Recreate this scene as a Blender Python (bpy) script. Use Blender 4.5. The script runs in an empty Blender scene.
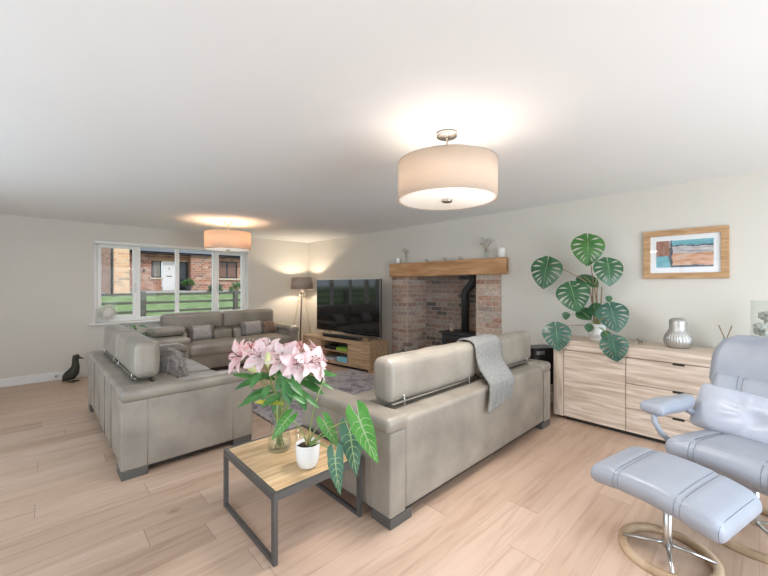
import bpy, bmesh, math, random
from mathutils import Vector, Matrix, noise
PI = math.pi
C = bpy.context.scene.collection
sc = bpy.context.scene
# ------------------------------------------------------------ camera, light, exposure
cam_d = bpy.data.cameras.new('camera'); cam = bpy.data.objects.new('camera', cam_d); C.objects.link(cam)
cam_d.sensor_width = 36; cam_d.lens = 358 / 768 * 36; cam_d.shift_y = -3 / 768; cam_d.clip_start = 0.05; cam_d.clip_end = 400
EYE = 1.42
cam.location = (0, 0, EYE)
cam.rotation_euler = (PI / 2, 0, -math.atan2(358 / 519.18, 376 / 519.18))
sc.camera = cam
sc.view_settings.view_transform = 'Standard'; sc.view_settings.look = 'None'
sc.view_settings.gamma = 1; sc.view_settings.use_curve_mapping = False
sc.view_settings.exposure = 0.18
w = bpy.data.worlds.new('sky'); sc.world = w; w.use_nodes = True
bg = w.node_tree.nodes['Background']; bg.inputs[0].default_value = (0.80, 0.90, 1.0, 1); bg.inputs[1].default_value = 1.35
sun_d = bpy.data.lights.new('sun', 'SUN'); sun_d.energy = 1.5; sun_d.angle = 0.05; sun_d.color = (1, .93, .82)
sun = bpy.data.objects.new('sun', sun_d); C.objects.link(sun); sun.rotation_euler = (math.radians(52), 0, math.radians(20))
def area(name, loc, rot, sx, sy, power, col):
    d = bpy.data.lights.new(name, 'AREA'); d.shape = 'RECTANGLE'; d.size = sx; d.size_y = sy; d.energy = power; d.color = col
    o = bpy.data.objects.new(name, d); C.objects.link(o); o.location = loc; o.rotation_euler = rot; return o
DAY = (0.74, 0.872, 1.0)
area('daylight_patio_back', (1.9, -2.5, 1.15), (PI / 2 - .06, 0, 0), 3.0, 2.0, 118, DAY)          # inside the bifold opening
area('ceiling_fill_left', (-1.55, 2.6, 1.15), (PI / 2 + .55, 0, -PI / 2), 5.4, 1.9, 46, DAY)   # added fill lamp at the left opening, tilted up to brighten the ceiling
sc.cycles.max_bounces = 12; sc.cycles.diffuse_bounces = 6; sc.cycles.transparent_max_bounces = 24; sc.cycles.transmission_bounces = 10
# ------------------------------------------------------------ materials
def nt(name):
    m = bpy.data.materials.new(name); m.use_nodes = True
    return m, m.node_tree.nodes, m.node_tree.links, m.node_tree.nodes['Principled BSDF']
def M(name, col, rough=.5, metal=0, var=.06, scale=8, bump=0, bscale=60, spec=.5, stretch=None, trans=0, sheen=0, detail=4, subs=0):
    m, N, L, b = nt(name)
    b.inputs['Roughness'].default_value = rough; b.inputs['Metallic'].default_value = metal
    b.inputs['Specular IOR Level'].default_value = spec
    if trans: b.inputs['Transmission Weight'].default_value = trans
    if sheen: b.inputs['Sheen Weight'].default_value = sheen
    tc = N.new('ShaderNodeTexCoord'); mp = N.new('ShaderNodeMapping'); L.new(tc.outputs['Object'], mp.inputs[0])
    if stretch: mp.inputs['Scale'].default_value = stretch
    n = N.new('ShaderNodeTexNoise'); n.inputs['Scale'].default_value = scale; n.inputs['Detail'].default_value = detail; L.new(mp.outputs[0], n.inputs[0])
    r = N.new('ShaderNodeValToRGB')
    r.color_ramp.elements[0].position = .3; r.color_ramp.elements[1].position = .7
    r.color_ramp.elements[0].color = tuple(c * (1 - var) for c in col) + (1,)
    r.color_ramp.elements[1].color = tuple(min(1, c * (1 + var)) for c in col) + (1,)
    L.new(n.outputs[0], r.inputs[0]); L.new(r.outputs[0], b.inputs['Base Color'])
    if bump:
        n2 = N.new('ShaderNodeTexNoise'); n2.inputs['Scale'].default_value = bscale; n2.inputs['Detail'].default_value = 6; L.new(mp.outputs[0], n2.inputs[0])
        bp = N.new('ShaderNodeBump'); bp.inputs['Strength'].default_value = bump; bp.inputs['Distance'].default_value = .01
        L.new(n2.outputs[0], bp.inputs['Height']); L.new(bp.outputs[0], b.inputs['Normal'])
    return m
def math_n(N, L, op, a, bb=None, c=None):
    n = N.new('ShaderNodeMath'); n.operation = op
    for i, v in enumerate((a, bb, c)):
        if v is None: continue
        if isinstance(v, (int, float)): n.inputs[i].default_value = v
        else: L.new(v, n.inputs[i])
    return n.outputs[0]
def ramp(N, L, fac, stops):
    r = N.new('ShaderNodeValToRGB'); e = r.color_ramp.elements
    while len(e) < len(stops): e.new(.5)
    for i, (p, c) in enumerate(stops): e[i].position = p; e[i].color = tuple(c) + (1,)
    L.new(fac, r.inputs[0]); return r.outputs[0]
def mixc(N, L, fac, a, bb, mode='MIX'):
    n = N.new('ShaderNodeMix'); n.data_type = 'RGBA'; n.blend_type = mode
    for sock, v in ((n.inputs[0], fac), (n.inputs[6], a), (n.inputs[7], bb)):
        if isinstance(v, (int, float)): sock.default_value = v
        elif isinstance(v, tuple): sock.default_value = v + (1,)
        else: L.new(v, sock)
    return n.outputs[2]
def floor_mat():
    m, N, L, b = nt('oak_floorboards')
    tc = N.new('ShaderNodeTexCoord'); sp = N.new('ShaderNodeSeparateXYZ'); L.new(tc.outputs['Object'], sp.inputs[0])
    X, Y = sp.outputs[0], sp.outputs[1]
    PWd, PL = .19, 1.9
    yr = math_n(N, L, 'DIVIDE', Y, PWd); row = math_n(N, L, 'FLOOR', yr); fy = math_n(N, L, 'FRACT', yr)
    wn = N.new('ShaderNodeTexWhiteNoise'); wn.noise_dimensions = '1D'; L.new(row, wn.inputs['W'])
    xs = math_n(N, L, 'ADD', math_n(N, L, 'DIVIDE', X, PL), math_n(N, L, 'MULTIPLY', wn.outputs[0], 7.0))
    col = math_n(N, L, 'FLOOR', xs); fx = math_n(N, L, 'FRACT', xs)
    cb = N.new('ShaderNodeCombineXYZ'); L.new(row, cb.inputs[0]); L.new(col, cb.inputs[1])
    wn2 = N.new('ShaderNodeTexWhiteNoise'); wn2.noise_dimensions = '2D'; L.new(cb.outputs[0], wn2.inputs[0])
    gx = math_n(N, L, 'LESS_THAN', fx, .0016); gy = math_n(N, L, 'LESS_THAN', fy, .012)
    groove = math_n(N, L, 'MAXIMUM', gx, math_n(N, L, 'MULTIPLY', gy, .45))
    cb2 = N.new('ShaderNodeCombineXYZ'); L.new(math_n(N, L, 'MULTIPLY', X, .8), cb2.inputs[0]); L.new(math_n(N, L, 'MULTIPLY', Y, 9.), cb2.inputs[1]); L.new(math_n(N, L, 'MULTIPLY', wn2.outputs[0], 40.), cb2.inputs[2])
    g = N.new('ShaderNodeTexNoise'); g.inputs['Scale'].default_value = 2.2; g.inputs['Detail'].default_value = 7; g.inputs['Distortion'].default_value = .9; L.new(cb2.outputs[0], g.inputs[0])
    base = ramp(N, L, wn2.outputs[0], [(0, (.48, .335, .245)), (.35, (.55, .395, .295)), (.7, (.59, .43, .33)), (1, (.52, .365, .27))])
    gr = ramp(N, L, g.outputs[0], [(.3, (.84, .80, .78)), (.5, (1, 1, 1)), (.72, (1.06, 1.08, 1.1))])
    c1 = mixc(N, L, 1.0, base, gr, 'MULTIPLY')
    cb3 = N.new('ShaderNodeCombineXYZ'); L.new(math_n(N, L, 'MULTIPLY', X, .55), cb3.inputs[0]); L.new(Y, cb3.inputs[1])
    v = N.new('ShaderNodeTexVoronoi'); v.inputs['Scale'].default_value = 2.3; L.new(cb3.outputs[0], v.inputs[0])
    kn = ramp(N, L, v.outputs['Distance'], [(.02, (1, 1, 1)), (.075, (0, 0, 0))])
    c2 = mixc(N, L, math_n(N, L, 'MULTIPLY', kn, .55), c1, (.2, .12, .08))
    c3 = mixc(N, L, math_n(N, L, 'MULTIPLY', groove, .65), c2, (.16, .10, .07))
    L.new(c3, b.inputs['Base Color'])
    b.inputs['Roughness'].default_value = .42; b.inputs['Specular IOR Level'].default_value = .35
    bp = N.new('ShaderNodeBump'); bp.inputs['Strength'].default_value = .15; bp.inputs['Distance'].default_value = .004
    L.new(math_n(N, L, 'SUBTRACT', g.outputs[0], math_n(N, L, 'MULTIPLY', groove, 2.0)), bp.inputs['Height']); L.new(bp.outputs[0], b.inputs['Normal'])
    return m
def wood(name, c0, c1, along=0, scale=3, rough=.5, knots=True, stretch=10, dark=(.12, .07, .04)):
    m, N, L, b = nt(name)
    tc = N.new('ShaderNodeTexCoord'); mp = N.new('ShaderNodeMapping'); L.new(tc.outputs['Object'], mp.inputs[0])
    s = [stretch, stretch, stretch]; s[along] = 1; mp.inputs['Scale'].default_value = s
    g = N.new('ShaderNodeTexNoise'); g.inputs['Scale'].default_value = scale; g.inputs['Detail'].default_value = 7; g.inputs['Distortion'].default_value = .5; L.new(mp.outputs[0], g.inputs[0])
    c = ramp(N, L, g.outputs[0], [(.28, tuple(x * .72 for x in c0)), (.45, c0), (.62, c1)])
    if knots:
        mp2 = N.new('ShaderNodeMapping'); L.new(tc.outputs['Object'], mp2.inputs[0]); s2 = [2.2] * 3; s2[along] = 1; mp2.inputs['Scale'].default_value = s2
        v = N.new('ShaderNodeTexVoronoi'); v.inputs['Scale'].default_value = 2.4; L.new(mp2.outputs[0], v.inputs[0])
        k = ramp(N, L, v.outputs['Distance'], [(.03, (1, 1, 1)), (.09, (0, 0, 0))])
        c = mixc(N, L, math_n(N, L, 'MULTIPLY', k, .6), c, dark)
    L.new(c, b.inputs['Base Color']); b.inputs['Roughness'].default_value = rough; b.inputs['Specular IOR Level'].default_value = .3
    bp = N.new('ShaderNodeBump'); bp.inputs['Strength'].default_value = .25; bp.inputs['Distance'].default_value = .003; L.new(g.outputs[0], bp.inputs['Height']); L.new(bp.outputs[0], b.inputs['Normal'])
    return m
def brick(name, cols, mortar, bw=.225, bh=.075, ms=.011, bump=.6):
    m, N, L, b = nt(name)
    tc = N.new('ShaderNodeTexCoord'); sp = N.new('ShaderNodeSeparateXYZ'); L.new(tc.outputs['Object'], sp.inputs[0])
    u = math_n(N, L, 'ADD', sp.outputs[0], sp.outputs[1]); vv = sp.outputs[2]
    yr = math_n(N, L, 'DIVIDE', vv, bh); row = math_n(N, L, 'FLOOR', yr); fy = math_n(N, L, 'FRACT', yr)
    nz = N.new('ShaderNodeTexNoise'); nz.inputs['Scale'].default_value = 14; L.new(tc.outputs['Object'], nz.inputs[0])
    jig = math_n(N, L, 'MULTIPLY', math_n(N, L, 'SUBTRACT', nz.outputs[0], .5), .13)
    xs = math_n(N, L, 'ADD', math_n(N, L, 'DIVIDE', u, bw), math_n(N, L, 'ADD', math_n(N, L, 'MULTIPLY', math_n(N, L, 'FRACT', math_n(N, L, 'MULTIPLY', row, .5)), 1.0), 50.0))
    colm = math_n(N, L, 'FLOOR', xs); fx = math_n(N, L, 'FRACT', xs)
    cb = N.new('ShaderNodeCombineXYZ'); L.new(row, cb.inputs[0]); L.new(colm, cb.inputs[1])
    wn = N.new('ShaderNodeTexWhiteNoise'); wn.noise_dimensions = '2D'; L.new(cb.outputs[0], wn.inputs[0])
    ex = math_n(N, L, 'MULTIPLY', math_n(N, L, 'ABSOLUTE', math_n(N, L, 'SUBTRACT', fx, .5)), bw)
    ey = math_n(N, L, 'MULTIPLY', math_n(N, L, 'ABSOLUTE', math_n(N, L, 'SUBTRACT', fy, .5)), bh)
    dx = math_n(N, L, 'SUBTRACT', bw / 2, ex); dy = math_n(N, L, 'SUBTRACT', bh / 2, ey)
    d = math_n(N, L, 'ADD', math_n(N, L, 'MINIMUM', dx, dy), math_n(N, L, 'MULTIPLY', jig, .06))
    inb = ramp(N, L, math_n(N, L, 'DIVIDE', d, ms), [(.35, (0, 0, 0)), (.65, (1, 1, 1))])
    k = len(cols); base = ramp(N, L, wn.outputs[0], [(i / (k - 1), c) for i, c in enumerate(cols)])
    n2 = N.new('ShaderNodeTexNoise'); n2.inputs['Scale'].default_value = 30; n2.inputs['Detail'].default_value = 5; L.new(tc.outputs['Object'], n2.inputs[0])
    sp2 = ramp(N, L, n2.outputs[0], [(.3, (.7, .7, .7)), (.7, (1.25, 1.22, 1.2))])
    c = mixc(N, L, 1, base, sp2, 'MULTIPLY'); c = mixc(N, L, inb, mortar, c)
    L.new(c, b.inputs['Base Color']); b.inputs['Roughness'].default_value = .9; b.inputs['Specular IOR Level'].default_value = .15
    bp = N.new('ShaderNodeBump'); bp.inputs['Strength'].default_value = bump; bp.inputs['Distance'].default_value = .012
    L.new(math_n(N, L, 'ADD', inb, math_n(N, L, 'MULTIPLY', n2.outputs[0], .5)), bp.inputs['Height']); L.new(bp.outputs[0], b.inputs['Normal'])
    return m
def emit(name, col, s):
    m, N, L, b = nt(name); b.inputs['Base Color'].default_value = col + (1,); b.inputs['Emission Color'].default_value = col + (1,); b.inputs['Emission Strength'].default_value = s; b.inputs['Roughness'].default_value = .6; return m
def glass(name, col=(1, 1, 1), rough=0, thin=True, edge=.35, face=.025):
    m, N, L, b = nt(name)
    if thin:   # thin clear pane: mostly transparent with a fresnel reflection
        tr = N.new('ShaderNodeBsdfTransparent'); tr.inputs[0].default_value = col + (1,)
        gl = N.new('ShaderNodeBsdfGlossy'); gl.inputs['Roughness'].default_value = rough
        lw = N.new('ShaderNodeLayerWeight'); lw.inputs[0].default_value = .5
        fr = math_n(N, L, 'ADD', math_n(N, L, 'MULTIPLY', math_n(N, L, 'POWER', lw.outputs['Facing'], 4.0), edge), face)
        mx = N.new('ShaderNodeMixShader'); L.new(fr, mx.inputs[0]); L.new(tr.outputs[0], mx.inputs[1]); L.new(gl.outputs[0], mx.inputs[2])
        L.new(mx.outputs[0], N['Material Output'].inputs[0])
    else:
        b.inputs['Base Color'].default_value = col + (1,); b.inputs['Transmission Weight'].default_value = 1; b.inputs['Roughness'].default_value = rough; b.inputs['IOR'].default_value = 1.45
    return m
def shade_mat(name, col, tl=.5):
    m, N, L, b = nt(name)
    tc = N.new('ShaderNodeTexCoord'); wv = N.new('ShaderNodeTexNoise'); wv.inputs['Scale'].default_value = 120; L.new(tc.outputs['Object'], wv.inputs[0])
    c = ramp(N, L, wv.outputs[0], [(.3, tuple(x * .94 for x in col)), (.7, col)])
    df = N.new('ShaderNodeBsdfDiffuse'); tr = N.new('ShaderNodeBsdfTranslucent'); L.new(c, df.inputs[0]); L.new(c, tr.inputs[0])
    mx = N.new('ShaderNodeMixShader'); mx.inputs[0].default_value = tl; L.new(df.outputs[0], mx.inputs[1]); L.new(tr.outputs[0], mx.inputs[2])
    L.new(mx.outputs[0], N['Material Output'].inputs[0]); return m
def leaf_mat(name, c0, c1, rough=.35, scale=12):
    m, N, L, b = nt(name)
    tc = N.new('ShaderNodeTexCoord'); n = N.new('ShaderNodeTexNoise'); n.inputs['Scale'].default_value = scale; n.inputs['Detail'].default_value = 3; L.new(tc.outputs['Object'], n.inputs[0])
    c = ramp(N, L, n.outputs[0], [(.35, c0), (.65, c1)]); L.new(c, b.inputs['Base Color']); b.inputs['Roughness'].default_value = rough
    tr = N.new('ShaderNodeBsdfTranslucent'); L.new(c, tr.inputs[0]); mx = N.new('ShaderNodeMixShader'); mx.inputs[0].default_value = .25
    L.new(b.outputs[0], mx.inputs[1]); L.new(tr.outputs[0], mx.inputs[2]); L.new(mx.outputs[0], N['Material Output'].inputs[0]); return m
m_floor = floor_mat()
m_wall = M('wall_paint', (.69, .655, .59), .85, var=.012, scale=1.5, bump=.03, bscale=200)
m_ceil = M('ceiling_paint', (.86, .865, .86), .9, var=.008, scale=1)
m_white = M('white_gloss_paint', (.82, .81, .79), .35, var=.01)
m_upvc = M('window_frame_white', (.88, .87, .84), .3, var=.01)
m_leather = M('taupe_leather', (.292, .260, .217), .36, var=.22, scale=3.6, bump=.2, bscale=70, spec=.5)
m_foot = M('sofa_foot_plastic', (.085, .08, .072), .5)
m_chrome = M('brushed_steel', (.62, .61, .59), .28, metal=1, var=.04)
m_nickel = M('satin_nickel', (.55, .52, .48), .3, metal=1, var=.04)
m_throw = M('throw_wool', (.23, .225, .21), .95, var=.25, scale=60, bump=.8, bscale=220, sheen=.3)
m_oak = wood('rustic_oak', (.60, .475, .375), (.76, .65, .55), along=1, scale=2.4, stretch=13)
m_oak_tv = wood('warm_oak', (.44, .29, .17), (.55, .38, .24), along=1, scale=2.6)
m_oak_v = wood('rustic_oak_end', (.58, .46, .36), (.73, .62, .52), along=2, scale=2.6)
m_beam = wood('oak_beam', (.50, .26, .12), (.63, .37, .19), along=1, scale=2, stretch=7, dark=(.16, .07, .03))
m_table = wood('table_oak', (.60, .40, .215), (.72, .53, .32), along=0, scale=3)
m_ring = wood('bent_oak', (.42, .29, .18), (.54, .40, .27), along=0, scale=4, stretch=1.5, knots=False)
m_iron = M('gunmetal_steel', (.12, .118, .115), .45, metal=.6, var=.08)
m_black = M('black_plastic', (.012, .012, .013), .3)
m_blackmatt = M('black_stove_paint', (.025, .026, .028), .5, var=.1)
m_dark = M('dark_shadow_board', (.03, .025, .02), .7)  # near-black colour stands for shade in notches and base gaps
m_screen = M('tv_screen', (.006, .006, .007), .06, spec=.8, var=0)
m_brick = brick('reclaimed_brick', [(.46, .27, .20), (.55, .43, .34), (.40, .23, .17), (.62, .54, .46), (.28, .20, .17), (.52, .34, .26), (.58, .46, .37), (.44, .32, .25)], (.56, .50, .43))
m_soot = brick('fire_brick_back', [(.36, .27, .23), (.27, .19, .155), (.40, .33, .28), (.10, .09, .085), (.42, .34, .28), (.32, .21, .16), (.22, .18, .16)], (.42, .37, .32))
m_hbrick = brick('house_brick', [(.42, .17, .11), (.55, .30, .21), (.36, .15, .11), (.60, .40, .30), (.26, .14, .12), (.48, .22, .15)], (.50, .44, .38), bw=.30, bh=.15, ms=.022)
m_hbrick_sunlit = brick('sunlit_house_brick', [(.78, .46, .29), (.82, .56, .38), (.70, .38, .25), (.85, .62, .45), (.40, .25, .2)], (.72, .60, .46), bw=.30, bh=.15, ms=.022)  # paler copy of the house brick, sunlight put into the colour
m_chair = M('pale_blue_leather', (.345, .37, .425), .38, var=.06, scale=6, bump=.1, bscale=80)
m_satin = M('satin_cushion', (.55, .585, .68), .32, var=.06, scale=10, sheen=.4, bump=.15, bscale=14)
m_pot = M('white_ceramic', (.82, .82, .80), .25, var=.01)
m_soil = M('soil', (.06, .04, .03), .95, var=.5, scale=60, bump=1, bscale=90)
m_silver = M('hammered_silver', (.54, .525, .50), .42, metal=.8, var=.12, scale=30)
m_glass = glass('clear_glass'); m_pane = glass('window_glass', edge=.1, face=.006)
m_vglass = glass('vase_glass', (.965, .98, .975), .02, edge=.5)
m_water = glass('water', (.96, .975, .965), .0)
m_candle = emit('wax', (.86, .84, .78), 0)
m_mons = leaf_mat('monstera_green', (.035, .115, .05), (.06, .175, .075), .28)
m_mons_l = leaf_mat('monstera_bright', (.055, .17, .04), (.08, .24, .05), .3)
m_mons_t = leaf_mat('monstera_bluish', (.04, .12, .085), (.08, .19, .14), .25)
m_vein = leaf_mat('leaf_vein', (.35, .50, .24), (.42, .56, .30), .4)
m_alo = leaf_mat('alocasia_green', (.08, .30, .05), (.13, .40, .075), .35)
m_alo_d = leaf_mat('alocasia_dark', (.07, .17, .11), (.10, .23, .15), .35)
m_stem = leaf_mat('stem_green', (.30, .40, .14), (.40, .50, .20), .5)
m_brown = M('brown_stem', (.30, .20, .12), .8, var=.3, scale=40)
m_petal = leaf_mat('lily_petal', (.80, .56, .59), (.84, .74, .74), .5, 26)
m_petal_p = leaf_mat('lily_petal_pink', (.80, .44, .46), (.86, .68, .68), .5, 26)
m_bud = leaf_mat('lily_bud', (.62, .66, .32), (.78, .76, .45), .5, 30)
m_lleaf = leaf_mat('lily_leaf', (.04, .16, .04), (.10, .28, .08), .4)
m_yleaf = leaf_mat('yellowing_leaf', (.60, .55, .06), (.45, .55, .10), .5)
m_anther = M('anther', (.16, .05, .03), .8)
m_fur = M('grey_fur', (.36, .33, .31), .95, var=.35, scale=25, sheen=.5)
m_cush = M('dark_satin', (.16, .14, .135), .35, var=.1)
m_cush_c = M('silver_velvet', (.34, .31, .30), .4, var=.18, scale=18, sheen=.5)
m_cush_b = M('brown_velvet', (.20, .125, .085), .6, var=.12)
m_bird = M('carved_dark_wood', (.045, .045, .032), .6, var=.35, scale=60, bump=.5, bscale=120)
m_allium = M('dried_flower', (.80, .74, .68), .9, var=.3, scale=70)
m_teal = M('teal_glass', (.30, .47, .50), .2, var=.05)
m_grass = M('grass', (.16, .24, .085), .9, var=.45, scale=3, bump=.5, bscale=30, detail=8)
m_fence = M('weathered_fence', (.13, .125, .11), .8, var=.2, scale=10)
m_roof = M('slate_roof', (.11, .12, .14), .7, var=.15)
m_timber = M('porch_timber', (.42, .26, .15), .7)
m_paving = M('pale_paving', (.42, .42, .40), .8, var=.12)
m_hglass = M('dark_window_glass', (.035, .04, .045), .12)
m_hframe = M('dark_window_frame', (.05, .05, .06), .4)
m_hsill = M('stone_sill', (.62, .53, .40), .8)
m_hdoor = M('white_front_door', (.80, .80, .84), .4, var=.01)
# ------------------------------------------------------------ mesh helpers
def link(name, bm, mats, parent=None, smooth=True, angle=None):
    me = bpy.data.meshes.new(name)
    bmesh.ops.recalc_face_normals(bm, faces=bm.faces) if not getattr(bm, 'norecalc', False) else None
    bm.to_mesh(me); bm.free()
    for m in (mats if isinstance(mats, (list, tuple)) else [mats]): me.materials.append(m)
    if smooth:
        me.shade_smooth()
        if angle:
            for e in me.edges: pass
    o = bpy.data.objects.new(name, me); C.objects.link(o)
    if parent: o.parent = parent
    if smooth and angle:
        try:
            md = o.modifiers.new('smooth_by_angle', 'EDGE_SPLIT'); md.split_angle = math.radians(angle)
        except Exception: pass
    return o
def thing(name, label, cat, loc=(0, 0, 0), rz=0, group=None):
    o = bpy.data.objects.new(name, None); C.objects.link(o); o.empty_display_size = .05
    o.location = loc; o.rotation_euler = (0, 0, rz); o['label'] = label; o['category'] = cat
    if group: o['group'] = group
    return o
def tag(o, label, cat, group=None, kind=None):
    o['label'] = label; o['category'] = cat
    if group: o['group'] = group
    if kind: o['kind'] = kind
    return o
def struct(name, bm, m, parent=None, smooth=False):
    o = link(name, bm, m, parent, smooth)
    if not parent: o['kind'] = 'structure'
    return o
def copy_thing(r, loc, rz=None, label=None):
    c = r.copy(); C.objects.link(c); c.location = loc
    if rz is not None: c.rotation_euler = (0, 0, rz)
    if label: c['label'] = label
    def kids(a, b):
        for ch in [x for x in C.objects if x.parent == a]:
            d = ch.copy(); C.objects.link(d); d.parent = b; kids(ch, d)
    kids(r, c); return c
def box(bm, x0, x1, y0, y1, z0, z1, bev=0, seg=2, mat=0):
    r = bmesh.ops.create_cube(bm, size=1)
    vs = r['verts']
    for v in vs: v.co = Vector((x0 + (v.co.x + .5) * (x1 - x0), y0 + (v.co.y + .5) * (y1 - y0), z0 + (v.co.z + .5) * (z1 - z0)))
    fs = {f for v in vs for f in v.link_faces}
    for f in fs: f.material_index = mat
    if bev:
        es = {e for v in vs for e in v.link_edges}
        bmesh.ops.bevel(bm, geom=list(es), offset=bev, segments=seg, profile=.5, affect='EDGES')
    return bm
def B(*a, **k): return box(bmesh.new(), *a, **k)
def rbox(w, d, h, r, puff=(0, 0, 0), n=(14, 10, 8), wr=0, seed=0, fs=6):
    """soft cushion: rounded box, centred, with puffed faces and slight wrinkles"""
    bm = bmesh.new(); H = (w / 2, d / 2, h / 2)
    def axis(k, L):
        rr = min(r, L * .999); e = [-(L) + rr * (1 - math.cos(i / 4 * PI / 2)) for i in range(4)]
        e = [-L + rr * t for t in (0, .12, .4, .75)]
        mid = [-L + rr + (2 * (L - rr)) * i / k for i in range(k + 1)]
        return e + mid + [-x for x in reversed(e)]
    ax = [axis(n[i], H[i]) for i in range(3)]; vd = {}
    def vert(p):
        k = tuple(round(x, 6) for x in p)
        if k in vd: return vd[k]
        q = Vector([max(-(H[i] - min(r, H[i])), min(H[i] - min(r, H[i]), p[i])) for i in range(3)])
        dlt = Vector(p) - q
        co = q + dlt.normalized() * min(r, min(H)) if dlt.length > 1e-9 else Vector(p)
        u = [p[i] / H[i] for i in range(3)]
        for i in range(3):
            if puff[i]:
                j, l = (i + 1) % 3, (i + 2) % 3
                co[i] += puff[i] * u[i] * max(0, (1 - u[j] ** 2)) ** .6 * max(0, (1 - u[l] ** 2)) ** .6
        if wr:
            nn = noise.noise(co * fs + Vector((seed * 7.3, seed, 0))) ; co += co.normalized() * nn * wr
        vd[k] = bm.verts.new(co); return vd[k]
    for i in range(3):
        j, l = (i + 1) % 3, (i + 2) % 3
        for s in (-1, 1):
            for a in range(len(ax[j]) - 1):
                for b_ in range(len(ax[l]) - 1):
                    P = []
                    for aa, bb in ((a, b_), (a + 1, b_), (a + 1, b_ + 1), (a, b_ + 1)):
                        p = [0, 0, 0]; p[i] = s * H[i]; p[j] = ax[j][aa]; p[l] = ax[l][bb]; P.append(vert(p))
                    if len(set(P)) == 4:
                        try: bm.faces.new(P if s > 0 else P[::-1])
                        except ValueError: pass
    return bm
def move(bm, t=(0, 0, 0), rx=0, ry=0, rz=0, s=None):
    mt = Matrix.Translation(t) @ Matrix.Rotation(rz, 4, 'Z') @ Matrix.Rotation(ry, 4, 'Y') @ Matrix.Rotation(rx, 4, 'X')
    if s: mt = mt @ Matrix.Diagonal((s[0], s[1], s[2], 1))
    bm.transform(mt); return bm
def join(a, b_):
    me = bpy.data.meshes.new('tmp'); b_.to_mesh(me); a.from_mesh(me); bpy.data.meshes.remove(me); b_.free(); return a
def tube(bm, pts, r, seg=10, cap=True, mat=0):
    pts = [Vector(p) for p in pts]; rs = r if isinstance(r, (list, tuple)) else [r] * len(pts); rings = []; up = None
    for i, p in enumerate(pts):
        t = (pts[min(i + 1, len(pts) - 1)] - pts[max(i - 1, 0)]).normalized()
        if up is None: up = Vector((0, 0, 1)) if abs(t.z) < .9 else Vector((1, 0, 0))
        s = t.cross(up).normalized(); up = s.cross(t).normalized()
        rings.append([bm.verts.new(p + (s * math.cos(2 * PI * k / seg) + up * math.sin(2 * PI * k / seg)) * rs[i]) for k in range(seg)])
    fs = []
    for a, b_ in zip(rings, rings[1:]):
        for k in range(seg): fs.append(bm.faces.new((a[k], a[(k + 1) % seg], b_[(k + 1) % seg], b_[k])))
    if cap: fs.append(bm.faces.new(rings[0][::-1])); fs.append(bm.faces.new(rings[-1]))
    for f in fs: f.material_index = mat
    return bm
def T(pts, r, seg=10, cap=True): return tube(bmesh.new(), pts, r, seg, cap)
from mathutils.bvhtree import BVHTree
def seam(bm, axis, pos, r, a0=0, a1=2 * PI, n=60, shear=None):
    """thin welt following the surface of a cushion in the plane axis=pos"""
    tree = BVHTree.FromBMesh(bm); c = Vector((0, 0, 0)); c[axis] = pos; j, l = [k for k in range(3) if k != axis]; P = []
    for i in range(n + 1):
        a = a0 + (a1 - a0) * i / n; d = Vector((0, 0, 0)); d[j] = math.cos(a); d[l] = math.sin(a)
        o = c + d * 2; h = tree.ray_cast(o, -d)
        if h[0] is not None: P.append(h[0] + d * r * .1)
    return tube(bmesh.new(), P, r, 6, False)
def lathe(prof, seg=40, cx=0, cy=0, close=False, bm=None, mat=0):
    bm = bm or bmesh.new(); rings = []
    for r, z in prof:
        if r < 1e-6: rings.append([bm.verts.new((cx, cy, z))])
        else: rings.append([bm.verts.new((cx + r * math.cos(2 * PI * k / seg), cy + r * math.sin(2 * PI * k / seg), z)) for k in range(seg)])
    prs = list(zip(rings, rings[1:])) + ([(rings[-1], rings[0])] if close else [])
    for a, b_ in prs:
        for k in range(seg):
            k2 = (k + 1) % seg
            if len(a) == 1 and len(b_) == 1: continue
            if len(a) == 1: f = bm.faces.new((a[0], b_[k2], b_[k]))
            elif len(b_) == 1: f = bm.faces.new((a[k], a[k2], b_[0]))
            else: f = bm.faces.new((a[k], a[k2], b_[k2], b_[k]))
            f.material_index = mat
    return bm
def bez(p0, p1, p2, n=10):
    p0, p1, p2 = Vector(p0), Vector(p1), Vector(p2)
    return [(1 - t) ** 2 * p0 + 2 * t * (1 - t) * p1 + t * t * p2 for t in [i / n for i in range(n + 1)]]
def prism(pts2, axis, a0, a1, bm=None):
    """extrude polygon pts2 along axis ('x','y','z')"""
    bm = bm or bmesh.new()
    def mk(p, a): return {'x': (a, p[0], p[1]), 'y': (p[0], a, p[1]), 'z': (p[0], p[1], a)}[axis]
    A = [bm.verts.new(mk(p, a0)) for p in pts2]; Bv = [bm.verts.new(mk(p, a1)) for p in pts2]
    bm.faces.new(A[::-1]); bm.faces.new(Bv); n = len(A)
    for i in range(n): bm.faces.new((A[i], A[(i + 1) % n], Bv[(i + 1) % n], Bv[i]))
    return bm
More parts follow.
